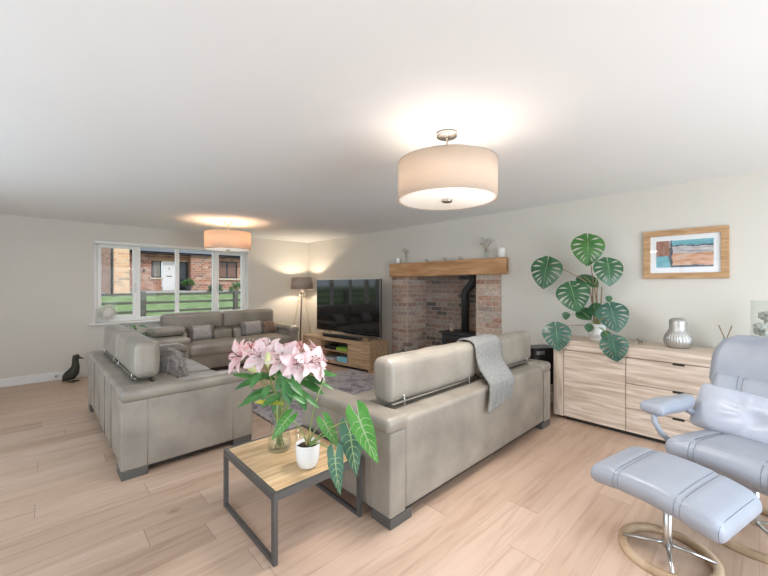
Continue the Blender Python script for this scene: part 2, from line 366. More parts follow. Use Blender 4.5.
# ------------------------------------------------------------ room shell
XW, YW, XL, YB, H = 4.47, 7.25, -1.65, -2.6, 2.4
FY0, FY1, FZ = 2.78, 4.09, 1.57     # fireplace recess
struct('floor', B(XL - .3, XW + .9, YB - .3, YW + .33, -.12, 0), m_floor)
struct('ceiling', B(XL - .3, XW + .9, YB - .3, YW + .33, H, H + .2), m_ceil)
WX0, WX1, WZ0, WZ1 = .585, 3.055, .815, 2.125
b = bmesh.new(); T_ = .33
box(b, XL - .3, WX0, YW, YW + T_, 0, H); box(b, WX1, XW + .9, YW, YW + T_, 0, H); box(b, WX0, WX1, YW, YW + T_, 0, WZ0); box(b, WX0, WX1, YW, YW + T_, WZ1, H)
struct('wall_window_side', b, m_wall)
b = bmesh.new()
PR0, PL1 = 2.40, 4.47
box(b, XW, XW + .9, YB - .3, PR0, 0, H); box(b, XW, XW + .9, PL1, YW, 0, H); box(b, XW, XW + .2, PR0, PL1, FZ, H)
struct('wall_fireplace_side', b, m_wall)
b = bmesh.new()      # left wall with a patio opening Y -.1..5.3
box(b, XL - .3, XL, YB - .3, -.1, 0, H); box(b, XL - .3, XL, 5.3, YW, 0, H); box(b, XL - .3, XL, -.1, 5.3, 2.2, H)
struct('wall_left', b, m_wall)
b = bmesh.new()      # wall behind the camera with a wide opening
box(b, XL, .3, YB - .3, YB, 0, H); box(b, 3.5, XW, YB - .3, YB, 0, H); box(b, .3, 3.5, YB - .3, YB, 2.3, H)
struct('wall_back', b, m_wall)
struct('baseboard_window_side', B(XL, XW - .0, YW - .018, YW, 0, .12, bev=.004), m_white)
b = bmesh.new(); box(b, XW - .018, XW, YB, PR0 - .03, 0, .12, bev=.004); struct('baseboard_fireplace_right', b, m_white)
b = bmesh.new(); box(b, XW - .018, XW, PL1 + .03, YW - .018, 0, .12, bev=.004); struct('baseboard_fireplace_left', b, m_white)
tag(link('door_stop', move(lathe([(0, 0), (.012, 0), (.009, .02), (.016, .028), (.016, .04), (0, .042)], 14), (.14, YW - .018, .07), rx=PI / 2), m_nickel), 'small grey metal door stop on the white skirting left of the bird figure', 'door stop')
# patio frames (unseen sides, daylight comes through them)
def patio(nm, x0, x1, z1, y, n, rotl=False):
    fr = bmesh.new()
    def bx(a0, a1, z0, zz):
        if rotl: box(fr, y - .03, y + .03, a0, a1, z0, zz)
        else: box(fr, a0, a1, y - .03, y + .03, z0, zz)
    bx(x0, x1, 0, .06); bx(x0, x1, z1 - .06, z1)
    for i in range(n + 1):
        c = x0 + .03 + (x1 - x0 - .06) * i / n; bx(c - .03, c + .03, 0, z1)
    o = struct(nm, fr, m_upvc)
struct_w2 = patio('window_2', .3, 3.5, 2.3, YB - .2, 4)
struct_w3 = patio('window_3', -.1, 5.3, 2.2, XL - .2, 4, True)
# front window: four lights
wf = bmesh.new(); GY = 7.40
def fr(x0, x1, z0, z1, d=.035, y=GY): box(wf, x0, x1, y - d, y + d, z0, z1, bev=.004, seg=1)
fr(WX0, WX1, WZ1 - .05, WZ1); fr(WX0, WX1, WZ0, WZ0 + .055); fr(WX0, WX0 + .065, WZ0 + .055, WZ1 - .05); fr(WX1 - .065, WX1, WZ0 + .055, WZ1 - .05)
for a in (1.185, 1.785, 2.43): fr(a - .03, a + .03, WZ0 + .055, WZ1 - .05)
win = struct('window_1', wf, m_upvc)
def casement(x0, x1, hx):
    c = bmesh.new(); z0, z1 = WZ0 + .05, WZ1 - .045; y0, y1 = GY - .05, GY + .02
    box(c, x0, x1, y0, y1, z0, z0 + .05, bev=.004, seg=1); box(c, x0, x1, y0, y1, z1 - .05, z1, bev=.004, seg=1)
    box(c, x0, x0 + .052, y0, y1, z0 + .05, z1 - .05, bev=.004, seg=1); box(c, x1 - .052, x1, y0, y1, z0 + .05, z1 - .05, bev=.004, seg=1)
    o = link('casement', c, m_upvc, win, smooth=False)
    h = T([(hx, GY - .05, 1.42), (hx, GY - .08, 1.42), (hx, GY - .085, 1.40), (hx, GY - .085, 1.30)], .008, 8); box(h, hx - .012, hx + .012, GY - .056, GY - .05, 1.36, 1.45)
    link('window_handle', h, m_white, o)
    link('pane', B(x0 + .04, x1 - .04, GY - .003, GY + .003, z0 + .04, z1 - .04), m_pane, o, smooth=False)
casement(WX0 + .045, 1.16, 1.14); casement(2.455, WX1 - .045, 2.478)
for x0, x1 in ((1.21, 1.76), (1.81, 2.405)): link('pane', B(x0, x1, GY - .003, GY + .003, WZ0 + .05, WZ1 - .045), m_pane, win, smooth=False)
struct('trim_1', B(WX0 - .07, WX1 + .06, YW - .07, YW + .12, WZ0 - .03, WZ0 - .002, bev=.008), m_white)
struct('trim_2', B(WX0 - .0, WX1 + .0, YW - .035, YW + .02, WZ1 - .045, WZ1 + .0, bev=.006), m_white)   # blind box along the head
b = bmesh.new(); box(b, WX0, WX0 + .012, YW + .005, GY - .04, WZ0, WZ1 - .05); box(b, WX1 - .012, WX1, YW + .005, GY - .04, WZ0, WZ1 - .05)
struct('trim_3', b, m_white)
# ------------------------------------------------------------ fireplace recess
b = bmesh.new()
box(b, XW - .02, XW + .45, PR0, FY0, 0, FZ); box(b, XW - .02, XW + .45, FY1, PL1, 0, FZ)
struct('trim_4', b, m_brick)
b = bmesh.new(); box(b, XW + .45, XW + .55, PR0, PL1, 0, FZ + .6); struct('wall_recess', b, m_soot)
b = bmesh.new(); prism([(4.2, 2.42), (4.2, 4.26), (4.445, 4.26), (4.445, FY1 - .005), (4.915, FY1 - .005), (4.915, FY0 + .005), (4.445, FY0 + .005), (4.445, 2.42)], 'z', 0, .05, b); tag(link('hearth', b, M('hearth_slate', (.10, .10, .105), .5, var=.15), smooth=False), 'low dark slate hearth slab in front of the brick fireplace recess', 'hearth')
mb = bmesh.new(); box(mb, XW - .10, XW - .012, 2.29, 4.46, 1.562, 1.785, bev=.012)
bmesh.ops.subdivide_edges(mb, edges=[e for e in mb.edges if e.calc_length() > 1], cuts=26)
for v in mb.verts:
    nn = noise.noise(v.co * 2.3) * .009; v.co.z += nn; v.co.x += noise.noise(v.co * 4 + Vector((3, 3, 3))) * .006
mant = link('mantel_beam', mb, m_beam, smooth=False); tag(mant, 'chunky honey oak beam mantel across the top of the brick fireplace', 'mantel')
link('crack', B(XW - .065, XW - .056, 2.286, 2.2915, 1.60, 1.76), m_dark, mant, smooth=False)['label'] = 'dark split in the end grain'
MZ = 1.785
def candle(y, r, h, lab):
    t = thing('pillar_candle', lab, 'candle', (XW - .055, y, MZ + .004), group='white pillar candles on the oak mantel')
    link('wax', lathe([(0, 0), (r, 0), (r, h - .004), (r - .004, h), (r * .5, h - .004), (0, h - .006)], 28), m_candle, t)
    link('wick', T([(0, 0, h - .008), (.001, 0, h + .006), (.003, 0, h + .012)], .0015, 6), m_black, t)
candle(4.29, .040, .095, 'shorter white pillar candle at the left end of the oak mantel')
candle(2.37, .050, .125, 'taller white pillar candle at the right end of the oak mantel')
def bud_vase(y, h, hw, fh, lab, seed):
    t = thing('flower_vase', lab, 'vase', (XW - .055, y, MZ + .004), group='small glass vases of dried flowers on the mantel')
    g = lathe([(0, .003), (hw * .9, .003), (hw, .02), (hw, h * .7), (hw * .6, h * .9), (hw * .75, h), (hw * .68, h), (hw * .53, h * .9), (hw * .92, h * .7), (hw * .92, .02), (0, .012)], 24)
    link('vase_body', g, m_vglass, t)
    rnd = random.Random(seed); sb = bmesh.new(); hb = bmesh.new()
    for i in range(9):
        a = rnd.uniform(0, 2 * PI); sp = rnd.uniform(.3, 1) * fh * .8; e = Vector((abs(sp * math.cos(a)) * -.35 + .01, sp * math.sin(a), h + fh * rnd.uniform(.45, 1)))
        tube(sb, bez((0, 0, .015), (0, 0, h * 1.1), e, 6), .0016, 5)
        for k in range(5):
            q = e + Vector((rnd.uniform(-.012, .012), rnd.uniform(-.015, .015), rnd.uniform(-.012, .012)))
            bmesh.ops.create_icosphere(hb, subdivisions=1, radius=rnd.uniform(.006, .011), matrix=Matrix.Translation(q))
    link('stems', sb, m_brown, t); link('blossoms', hb, M('dried_white_flower', (.55, .54, .50), .9), t)
bud_vase(4.10, .125, .024, .12, 'slim glass vase of dried sprigs at the left of the mantel', 3)
bud_vase(2.60, .145, .036, .13, 'glass vase of white dried flowers at the right of the mantel', 8)
def tealight(y, lab):
    t = thing('tealight_holder', lab, 'candle holder', (XW - .055, y, MZ + .004), group='small glass tealight holders on the mantel')
    link('holder', lathe([(0, 0), (.022, 0), (.027, .05), (.025, .05), (.02, .008), (0, .008)], 20), m_vglass, t)
    link('tealight', lathe([(0, .009), (.018, .009), (.018, .03), (0, .03)], 16), m_chrome, t)
tealight(3.66, 'small tealight holder on the mantel, nearest the left vase'); tealight(3.30, 'small tealight holder in the middle of the mantel row of three'); tealight(3.02, 'small tealight holder on the mantel, nearest the right vase')
# stove
st = thing('wood_stove', 'black wood burning stove with bent flue standing in the brick recess', 'stove', (4.70, 3.17, .051))
b = bmesh.new(); box(b, -.18, .17, -.27, .27, .12, .62, bev=.01); link('body', b, m_blackmatt, st, smooth=False)
link('top_plate', B(-.215, .19, -.305, .305, .62, .65, bev=.006), m_blackmatt, st, smooth=False)
for sx in (-.14, .13):
    for sy in (-.23, .23): link('leg', T([(sx, sy, .12), (sx * 1.1, sy * 1.06, 0)], [.02, .014], 10), m_blackmatt, st)
b = bmesh.new(); box(b, -.20, -.18, -.23, .23, .17, .23, bev=.004); box(b, -.20, -.18, -.23, .23, .54, .59, bev=.004); box(b, -.20, -.18, -.23, -.18, .23, .54, bev=.004); box(b, -.20, -.18, .18, .23, .23, .54, bev=.004)
dr = link('stove_door', b, m_blackmatt, st, smooth=False)
link('door_glass', B(-.192, -.186, -.18, .18, .23, .54), m_screen, dr, smooth=False)
link('door_handle', T([(-.2, -.205, .42), (-.235, -.205, .42), (-.24, -.205, .34)], .008, 8), m_chrome, dr)
link('flue_pipe', T([(0.05, -.01, .65), (.05, -.01, 1.235), (.05, -.02, 1.27), (.05, -.14, 1.40), (.05, -.16, 1.44), (.05, -.16, 1.60)], .060, 20), m_blackmatt, st)
fan = thing('stove_fan', 'small pale stove top fan standing on the black stove beside the flue', 'stove fan', (4.60, 3.30, .703))
link('fan_base', B(-.03, .03, -.025, .025, 0, .05, bev=.01), M('brass_stand', (.55, .45, .33), .4, metal=.4), fan, smooth=False)
link('fan_frame', T([(-.01, .03 * math.cos(a), .085 + .045 * math.sin(a)) for a in [i * PI / 12 for i in range(25)]], .006, 8, False), M('fan_frame_metal', (.6, .52, .4), .4, metal=.3), fan)
for k in range(4):
    a = k * PI / 2 + .5; bl = rbox(.004, .028, .05, .002, n=(1, 3, 4)); move(bl, (0, 0, .028)); move(bl, (-.022, 0, .085), rx=a); link('blade', bl, m_nickel, fan)
lt = thing('hearth_lantern', 'dark grey metal lantern on the hearth by the television unit', 'lantern', (4.36, 4.13, .051))
link('lantern_body', lathe([(0, 0), (.075, 0), (.08, .01), (.07, .03), (.065, .2), (.075, .215), (.05, .25), (.02, .28), (.012, .3), (0, .3)], 6), m_iron, lt, smooth=False)
link('ring_handle', T([(0, .03 * math.cos(a), .32 + .03 * math.sin(a)) for a in [i * PI / 10 for i in range(21)]], .004, 6, False), m_iron, lt)
# ------------------------------------------------------------ picture
pc = thing('framed_picture', 'framed abstract picture of turquoise and rust panels on the right wall', 'picture', (XW, .505, 1.72))
pw, ph, fw = .632, .476, .056
b = bmesh.new(); hw_, hh = pw / 2, ph / 2
box(b, -.03, -.002, -hw_, hw_, -hh, -hh + fw, bev=.003); box(b, -.03, -.002, -hw_, hw_, hh - fw, hh, bev=.003)
box(b, -.03, -.002, -hw_, -hw_ + fw, -hh + fw, hh - fw, bev=.003); box(b, -.03, -.002, hw_ - fw, hw_, -hh + fw, hh - fw, bev=.003)
link('frame', b, wood('frame_oak', (.50, .30, .15), (.60, .38, .21), along=1, scale=4, knots=False), pc, smooth=False)
link('mount', B(-.014, -.006, -hw_ + fw - .004, hw_ - fw + .004, -hh + fw - .004, hh - fw + .004), M('mount_card', (.84, .85, .86), .8, var=.01), pc, smooth=False)
def art_mat(name, cols, s, k):
    m, N, L, b_ = nt(name)
    tc = N.new('ShaderNodeTexCoord'); mp = N.new('ShaderNodeMapping'); mp.inputs['Scale'].default_value = s; L.new(tc.outputs['Object'], mp.inputs[0])
    n = N.new('ShaderNodeTexNoise'); n.inputs['Scale'].default_value = k; n.inputs['Detail'].default_value = 8; n.inputs['Roughness'].default_value = .7; L.new(mp.outputs[0], n.inputs[0])
    L.new(ramp(N, L, n.outputs[0], [(.3 + .4 * i / (len(cols) - 1), c) for i, c in enumerate(cols)]), b_.inputs['Base Color']); b_.inputs['Roughness'].default_value = .6; return m
turq = art_mat('print_turquoise', [(.06, .22, .28), (.16, .44, .50), (.22, .52, .58)], (1, 1, 2), 14)
rust = art_mat('print_rust', [(.10, .05, .07), (.30, .12, .08), (.38, .2, .14), (.22, .2, .25)], (1, 2, .8), 16)
peach = art_mat('print_peach', [(.10, .06, .04), (.62, .30, .15), (.72, .45, .32), (.50, .42, .36)], (1, .7, 2.5), 16)
pale = art_mat('print_pale', [(.12, .1, .1), (.55, .52, .52), (.72, .72, .75)], (1, .5, 3), 16)
inkd = art_mat('print_ink', [(.02, .03, .05), (.06, .07, .09), (.18, .2, .2)], (1, 1, 1), 20)
aw0, aw1, ah0, ah1 = -.212, .212, -.128, .134   # local y: +y is the left of the picture
# one printed sheet: a grid cut into colour fields by material
b = bmesh.new(); NY, NZ = 88, 52; gv = [[b.verts.new((-.0155, aw1 + (aw0 - aw1) * i / NY, ah0 + (ah1 - ah0) * j / NZ)) for j in range(NZ + 1)] for i in range(NY + 1)]
rn = random.Random(4)
for i in range(NY):
    for j in range(NZ):
        u, v = i / NY, j / NZ; f = b.faces.new((gv[i][j], gv[i + 1][j], gv[i + 1][j + 1], gv[i][j + 1]))
        wob = noise.noise(Vector((u * 6, v * 6, 0))) * .03
        if u + wob < .235: k = 1 if v + wob > .42 else 0
        elif u + wob < .29: k = 3 if (v > .72 and u < .26) else 4
        elif v + wob > .80: k = 0
        elif v + wob > .755: k = 4
        elif v + wob > .50: k = 3
        elif v + wob > .07: k = 2
        else: k = 4
        f.material_index = k
link('print', b, [turq, rust, peach, pale, inkd], pc, smooth=False)
link('picture_glass', B(-.0195, -.018, -hw_ + fw - .003, hw_ - fw + .003, -hh + fw - .003, hh - fw + .003), m_glass, pc, smooth=False)
# ------------------------------------------------------------ pendants
m_shade = shade_mat('linen_shade', (.80, .70, .60), .45)
m_shade_far = m_shade
def pendant(loc, R, z1, z0, lab, power, warm=(1, .90, .80), down=22):
    t = thing('drum_pendant', lab, 'ceiling light', (loc[0], loc[1], z0), group='drum pendant lights'); hgt = z1 - z0; top = H - z0
    link('shade', lathe([(R, .0), (R, hgt), (R - .003, hgt), (R - .003, .0)], 96, close=True), m_shade, t)
    rg = T([(R * .998 * math.cos(a), R * .998 * math.sin(a), hgt) for a in [i * PI / 36 for i in range(73)]], .003, 6, False); link('shade_ring', rg, m_nickel, t)
    df = emit('pendant_diffuser_glow', (1, .93, .85), .40)
    link('diffuser', lathe([(0, .012), (R - .006, .012), (R - .006, .006), (0, .006)], 72), df, t)
    link('finial', lathe([(0, -.012), (.03, -.012), (.035, -.006), (.035, .005), (0, .005)], 28), m_nickel, t)
    link('rod', T([(0, 0, .0), (0, 0, top - .02)], .006, 8), m_nickel, t)
    cn = link('ceiling_rose', lathe([(0, top - .03), (.060, top - .03), (.067, top - .024), (.067, top - .002), (0, top - .002)], 36), m_chrome, t)
    for a in (0, 2 * PI / 3, 4 * PI / 3):
        link('bulb', lathe([(0, -.03), (.018, -.024), (.028, -.005), (.026, .012), (.014, .03), (.013, .05), (0, .05)], 16, .12 * math.cos(a), .12 * math.sin(a), bm=None), emit('bulb_glow', warm, 8), t).location = (0, 0, hgt * .55)
    l = bpy.data.lights.new('diffuser_glow', 'AREA'); l.shape = 'DISK'; l.size = R * 1.8; l.energy = down; l.color = (1, .96, .93)
    lo = bpy.data.objects.new('diffuser_light', l); C.objects.link(lo); lo.parent = t; lo.location = (0, 0, -.016)
    l = bpy.data.lights.new('pendant_bulb', 'POINT'); l.energy = power; l.shadow_soft_size = .06; l.color = warm
    lo = bpy.data.objects.new('pendant_bulb_light', l); C.objects.link(lo); lo.parent = t; lo.location = (0.0, 0.0, hgt * .42)
    b = bmesh.new()
    for a in (0, 2 * PI / 3, 4 * PI / 3): tube(b, [(0, 0, hgt - .01), (R * math.cos(a), R * math.sin(a), hgt - .01)], .003, 6)
    link('spider', b, m_nickel, t); return t
pendant((1.886, 1.392), .313, 2.203, 1.965, 'large pale fabric drum pendant light nearest the camera, above the sofa seen from behind', 3.6, down=24)
pendant((2.083, 5.706), .335, 2.235, 1.965, 'peach glowing drum pendant light further off, in front of the window', 16, (1, .64, .38), 7)
# ------------------------------------------------------------ sofas
def sofa(lab, loc, rz, W, wide_left=False, seams=0, D=1.0, hx=None, tall=1.0, hy=.252):
    t = thing('leather_sofa', lab, 'sofa', loc, rz); t.scale = (1, 1, tall)
    a0 = .135; aL = a0; aR = .44 if wide_left else a0     # in local x the right arm is at W
    # frame: rear panel + base
    f = rbox(W - aL - aR - .004, .25, .555, .03, n=(20, 2, 6), wr=.004, fs=4); move(f, ((aL + W - aR) / 2, .135, .3375)); 
    link('back_panel', f, m_leather, t)
    f = rbox(W - aL - aR, D - .30, .24, .025, n=(16, 8, 4), wr=.003); move(f, ((aL + W - aR) / 2, .26 + (D - .30) / 2, .18)); link('base', f, m_leather, t)
    for side, aw in ((0, aL), (1, aR)):
        x0 = 0 if side == 0 else W - aw
        b = rbox(aw, D - .02, .50, .016, n=(2, 12, 6), wr=.003, fs=5); move(b, (x0 + aw / 2, (D - .02) / 2, .31))
        for yy in (.165, D - .2):    # welt seams on the outer side
            xx = -.001 if side == 0 else W + .001
            tube(b, [(xx, yy, .075), (xx, yy, .55)], .0035, 6)
        arm = link('armrest', b, m_leather, t)
        if wide_left and side == 1:
            p = rbox(aw + .03, D - .0, .10, .045, puff=(0, 0, .012), n=(6, 14, 2), wr=.006); move(p, (x0 + aw / 2, D / 2 + .02, .545)); link('arm_pad', p, m_leather, arm)
            p = rbox(aw + .02, .62, .12, .055, puff=(0, 0, .03), n=(8, 12, 3), wr=.008); move(p, (x0 + aw / 2 - .01, .42, .66), rx=.10); link('raised_arm_pad', p, m_leather, arm)
        else:
            p = rbox(aw + .055, D + .012, .095, .04, n=(3, 18, 2), wr=.006, fs=7); move(p, (x0 + aw / 2 + (.006 if side == 0 else -.006), D / 2, .595))
            for v in p.verts:
                if v.co.y > D - .08: v.co.z -= (v.co.y - (D - .08)) * .5
            link('arm_pad', p, m_leather, arm)
    ws = (W - aL - aR) / 2
    for k in range(2):
        cx = aL + ws * (k + .5)
        s = rbox(ws - .006, D - .28, .17, .05, puff=(0, 0, .02), n=(12, 12, 3), wr=.008, seed=k); move(s, (cx, .28 + (D - .28) / 2 + .02, .375)); link('seat_cushion', s, m_leather, t)
        c = rbox(ws - .01, .18, .22, .06, puff=(0, .035, 0), n=(12, 3, 7), wr=.008, seed=k + 3)
        for v in c.verts:   # tufting seam channels down the lower back
            u = abs(((v.co.x / (ws / 3)) + .5) % 1 - .5)
            if v.co.y > 0 and u < .14: v.co.y -= .012 * (1 - u / .14)
        move(c, (cx, .350, .515), rx=.10); link('back_cushion', c, m_leather, t)
    h0, h1 = (hx if hx else (.175, W - .175)); hws = (h1 - h0) / 2
    for k in range(2):
        cx = h0 + hws * (k + .5)
        h = rbox(hws - .006, .172, .292, .055, puff=(.0, .012, .008), n=(14, 3, 6), wr=.009, seed=k + 5, fs=5)
        for v in h.verts:   # pleats near the lower corners of the rear face
            for px in (-.5 * hws + .14, .5 * hws - .14):
                dd = abs(v.co.x - px)
                if dd < .03 and v.co.z < .02 and v.co.y < 0: v.co.y += .012 * (1 - dd / .03)
        move(h, (cx, hy, .790), rx=-.03); hd = link('headrest', h, m_leather, t)
        bar = bmesh.new(); box(bar, cx - hws / 2 + .03, cx + hws / 2 - .03, hy - .090, hy - .080, .645, .655)
        link('rail', bar, m_chrome, hd, smooth=False)
        for px in (cx - hws / 2 + .14, cx + hws / 2 - .14):
            link('bracket', T([(px, hy - .094, .622), (px, hy - .092, .66), (px, hy - .085, .69)], .004, 8), m_chrome, hd)
    if seams:
        b = bmesh.new()
        for k in range(1, seams + 1):
            xx = aL + (W - aL - aR) * k / (seams + 1); tube(b, [(xx, .008, .08), (xx, .007, .59)], .004, 6)
        link('welt_seams', b, m_leather, t)
    for (x0, x1) in ((.004, .19), (W - .19, W - .004)):
        for (y0, y1) in ((.004, .17), (D - .19, D - .03)):
            link('foot', B(x0, x1, y0, y1, 0, .062, bev=.004), m_foot, t, smooth=False)
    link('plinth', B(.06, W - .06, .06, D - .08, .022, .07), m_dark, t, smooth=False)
    return t
sofa('grey taupe leather sofa seen from behind with a woven throw, between side table and sideboard', (1.447, 1.466, 0), 0, 2.285, hx=(.15, 2.24))
sofa('grey taupe leather sofa on the left, its side towards us, near the bird figure', (.375, 5.33, 0), -PI / 2 + .013, 2.16, seams=4, hx=(.05, 1.90), tall=1.02, hy=.222)
sofa('dark taupe leather sofa under the window with two oblong cushions', (3.56, 7.12, 0), PI, 2.34, wide_left=True, hx=(.17, 2.15))
# woven throw over the rear sofa
def throw():
    bm = bmesh.new(); prof = [(.365, .66), (.362, .75), (.36, .84), (.35, .91), (.315, .945), (.26, .955), (.20, .95), (.158, .925), (.142, .87), (.13, .80), (.10, .74), (.055, .695), (.015, .665), (-.012, .635), (-.020, .58), (-.020, .50), (-.020, .44)]
    from_y, n = 1.46, 16; rows = []
    P = []
    for a, c in zip(prof, prof[1:]):
        for k in range(3): P.append((a[0] + (c[0] - a[0]) * k / 3, a[1] + (c[1] - a[1]) * k / 3))
    P.append(prof[-1]); N_ = len(P)
    for i, (y, z) in enumerate(P):
        u = i / (N_ - 1); row = []
        for j in range(n + 1):
            v = j / n; x0 = 2.59 - .13 * u * u; x1 = 3.02 - .01 * math.sin(u * PI) - .20 * u ** 2
            x = x0 + (x1 - x0) * v; zz = z; yy = y + from_y
            if u > .8: zz = z + (v) * .05 * (u - .8) / .2
            k = noise.noise(Vector((x * 9, u * 5, 1))) * .007
            yy -= abs(k) + .003 if u > .55 else 0; zz += abs(k) if .2 < u < .55 else 0
            if u > .75: yy -= .006 * math.sin(v * PI * 5) ** 2
            row.append(bm.verts.new((x, yy, zz)))
        rows.append(row)
    for a, c in zip(rows, rows[1:]):
        for j in range(n): bm.faces.new((a[j], a[j + 1], c[j + 1], c[j]))
    o = link('woven_throw', bm, m_throw)
    md = o.modifiers.new('thick', 'SOLIDIFY'); md.thickness = .012; md.offset = 1
    return tag(o, 'grey woven throw draped over the headrest of the sofa with its back to us', 'throw')
throw()
# scatter cushions
def cushion(name, lab, loc, w_, h_, th, rot, mats, strip=0, group=None, seed=0):
    bm = rbox(w_, th, h_, min(th, h_) * .45, n=(14, 3, 10), wr=.006, seed=seed)
    for v in bm.verts:
        u, q = v.co.x / (w_ / 2), v.co.z / (h_ / 2)
        k = (1 - min(1, abs(u)) ** 3) * (1 - min(1, abs(q)) ** 3); v.co.y *= .22 + .95 * max(0, k) ** .6
        v.co.x *= 1 - .06 * (1 - abs(q)) ; v.co.z *= 1.04 - .08 * max(0, 1 - abs(u)) ** .7
    if strip:
        for f in bm.faces:
            if abs(f.calc_center_median().x) < strip: f.material_index = 1
    o = link(name, bm, mats); o.location = loc; o.rotation_euler = rot
    return tag(o, lab, 'cushion', group)
cushion('scatter_cushion', 'oblong cushion with silver centre stripe, left one on the sofa under the window', (2.42 - .44, 6.66, .595), .46, .27, .13, (-.28, 0, .0), [m_cush, m_cush_c], .14, 'oblong cushions on the window sofa', 1)
cushion('scatter_cushion', 'oblong cushion with silver centre stripe, right one on the sofa under the window', (2.88, 6.66, .60), .46, .27, .13, (-.28, 0, .0), [m_cush, m_cush_c], .14, 'oblong cushions on the window sofa', 2)
cushion('scatter_cushion', 'small brown cushion at the right end of the sofa under the window', (3.23, 6.70, .585), .25, .24, .1, (-.3, 0, .0), [m_cush_b, m_cush_b], 0, None, 3)
fur = cushion('faux_fur_cushion', 'fluffy grey faux fur cushion leaning on the left sofa headrest', (.87, 3.80, .635), .38, .38, .16, (.25, 0, -PI / 2), [m_fur, m_fur], 0, None, 4)
def add_fur(o, n, L, seed, mat):
    rnd = random.Random(seed); me = o.data; bm = bmesh.new(); polys = list(me.polygons); V = me.vertices
    for _ in range(n):
        p = rnd.choice(polys); c = Vector(p.center); nn = Vector(p.normal); c += Vector([rnd.uniform(-.012, .012) for _ in range(3)])
        d = (nn + Vector([rnd.uniform(-.6, .6) for _ in range(3)]) + Vector((0, 0, -.3))).normalized(); s = d.cross(Vector((rnd.random(), rnd.random(), rnd.random()))).normalized() * .0025; l = L * rnd.uniform(.5, 1.1)
        a = bm.verts.new(c - s); b_ = bm.verts.new(c + s); m1 = bm.verts.new(c + d * l * .6 + s); m2 = bm.verts.new(c + d * l * .6 - s); e = bm.verts.new(c + d * l - Vector((0, 0, l * .25)))
        bm.faces.new((a, b_, m1, m2)); bm.faces.new((m2, m1, e))
    f = link('fur_pile', bm, mat, o); f['kind'] = 'stuff'; return f
add_fur(fur, 3500, .035, 5, m_fur)
# ------------------------------------------------------------ rug
b = rbox(2.05, 1.95, .014, .005, n=(30, 30, 1)); move(b, (2.72, 3.75, .008))
mr, N, L, bs = nt('distressed_rug')
tc = N.new('ShaderNodeTexCoord'); n1 = N.new('ShaderNodeTexNoise'); n1.inputs['Scale'].default_value = 5; n1.inputs['Detail'].default_value = 9; n1.inputs['Roughness'].default_value = .7; n1.inputs['Distortion'].default_value = 1.5; L.new(tc.outputs['Object'], n1.inputs[0])
L.new(ramp(N, L, n1.outputs[0], [(.32, (.13, .11, .13)), (.45, (.30, .27, .30)), (.55, (.50, .48, .49)), (.68, (.24, .21, .25))]), bs.inputs['Base Color']); bs.inputs['Roughness'].default_value = .95
tag(link('area_rug', b, mr), 'mottled grey and mauve distressed rug on the floor between the sofas', 'rug')
# ------------------------------------------------------------ tv unit, tv
ang = math.atan2(.22, 1.66)
tv = thing('tv_unit', 'low oak television unit with open shelves standing by the fireplace', 'cabinet', (3.79, 4.31, 0), ang)   # local: +y runs left along the front, +x goes to the wall
UW, UD, UH = 1.68, .486, .484; n0, n1_ = .50, 1.18      # niche span from the right end
bd = bmesh.new()
box(bd, 0, UD, 0, .03, .0, UH - .05); box(bd, 0, UD, UW - .03, UW, .0, UH - .05); box(bd, .0, UD, .03, UW - .03, .05, .08); box(bd, UD - .02, UD, .03, UW - .03, .08, UH - .05)
box(bd, 0.0, UD - .02, n0 - .02, n0, .08, UH - .05); box(bd, 0.0, UD - .02, n1_, n1_ + .02, .08, UH - .05)
link('carcass', bd, m_oak_tv, tv, smooth=False)
link('top', B(-.004, UD, -.004, UW + .004, UH - .05, UH, bev=.004), m_oak_tv, tv, smooth=False)
link('shelf', B(.02, UD - .02, n0, n1_, .255, .275), m_oak_tv, tv, smooth=False)
for y0, y1 in ((.032, n0 - .004), (n1_ + .004, UW - .032)):
    d = link('door', B(-.002, .018, y0, y1, .06, UH - .054, bev=.002), m_oak_tv, tv, smooth=False)
    yy = y1 - .05 if y0 < .5 else y0 + .05
    link('finger_notch_shade', B(-.0045, .0, yy - .03, yy + .03, UH - .064, UH - .056), m_dark, d, smooth=False)  # dark strip on the door front paints the shade of a notch
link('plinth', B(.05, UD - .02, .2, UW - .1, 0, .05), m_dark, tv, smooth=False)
def U(x, y, z):   # unit-local to world
    return (3.79 + x * math.cos(ang) - y * math.sin(ang), 4.31 + x * math.sin(ang) + y * math.cos(ang), z)
def unit_item(name, lab, cat, y0, y1, x0, x1, z0, z1, m, bev=.004):
    b = bmesh.new(); box(b, x0, x1, -(y1 - y0) / 2, (y1 - y0) / 2, 0, z1 - z0, bev=bev); o = link(name, b, m, smooth=False)
    o.location = U(0, (y0 + y1) / 2, z0); o.rotation_euler = (0, 0, ang); tag(o, lab, cat); return o
unit_item('games_console', 'black box on the upper shelf of the television unit', 'console', .86, 1.13, .06, .30, .276, .335, m_black)
unit_item('game_case', 'bright green case on the upper shelf of the television unit', 'case', .56, .83, .05, .24, .276, .325, M('lime_plastic', (.30, .50, .06), .4))
unit_item('game_case', 'dark green case lying on top of the bright green case', 'case', .56, .78, .07, .24, .326, .352, M('dark_green_plastic', (.05, .16, .04), .4))
unit_item('paper_stack', 'grey stack of papers on the lower shelf of the television unit', 'paper', .86, 1.14, .05, .3, .081, .125, M('grey_paper', (.45, .46, .48), .8))
unit_item('storage_box', 'pale blue box on the lower shelf of the television unit', 'box', .55, .80, .04, .26, .081, .17, M('sky_blue_card', (.22, .50, .62), .6))
tvo = thing('television', 'large flat black television on two thin feet on the oak unit', 'television', (4.05, 4.34, UH), math.atan2(.05, 1.0))
TW, TH, tz = 1.77, 1.0, .045
link('casing', B(.0, .035, 0, TW, tz, tz + TH, bev=.004), m_black, tvo, smooth=False)
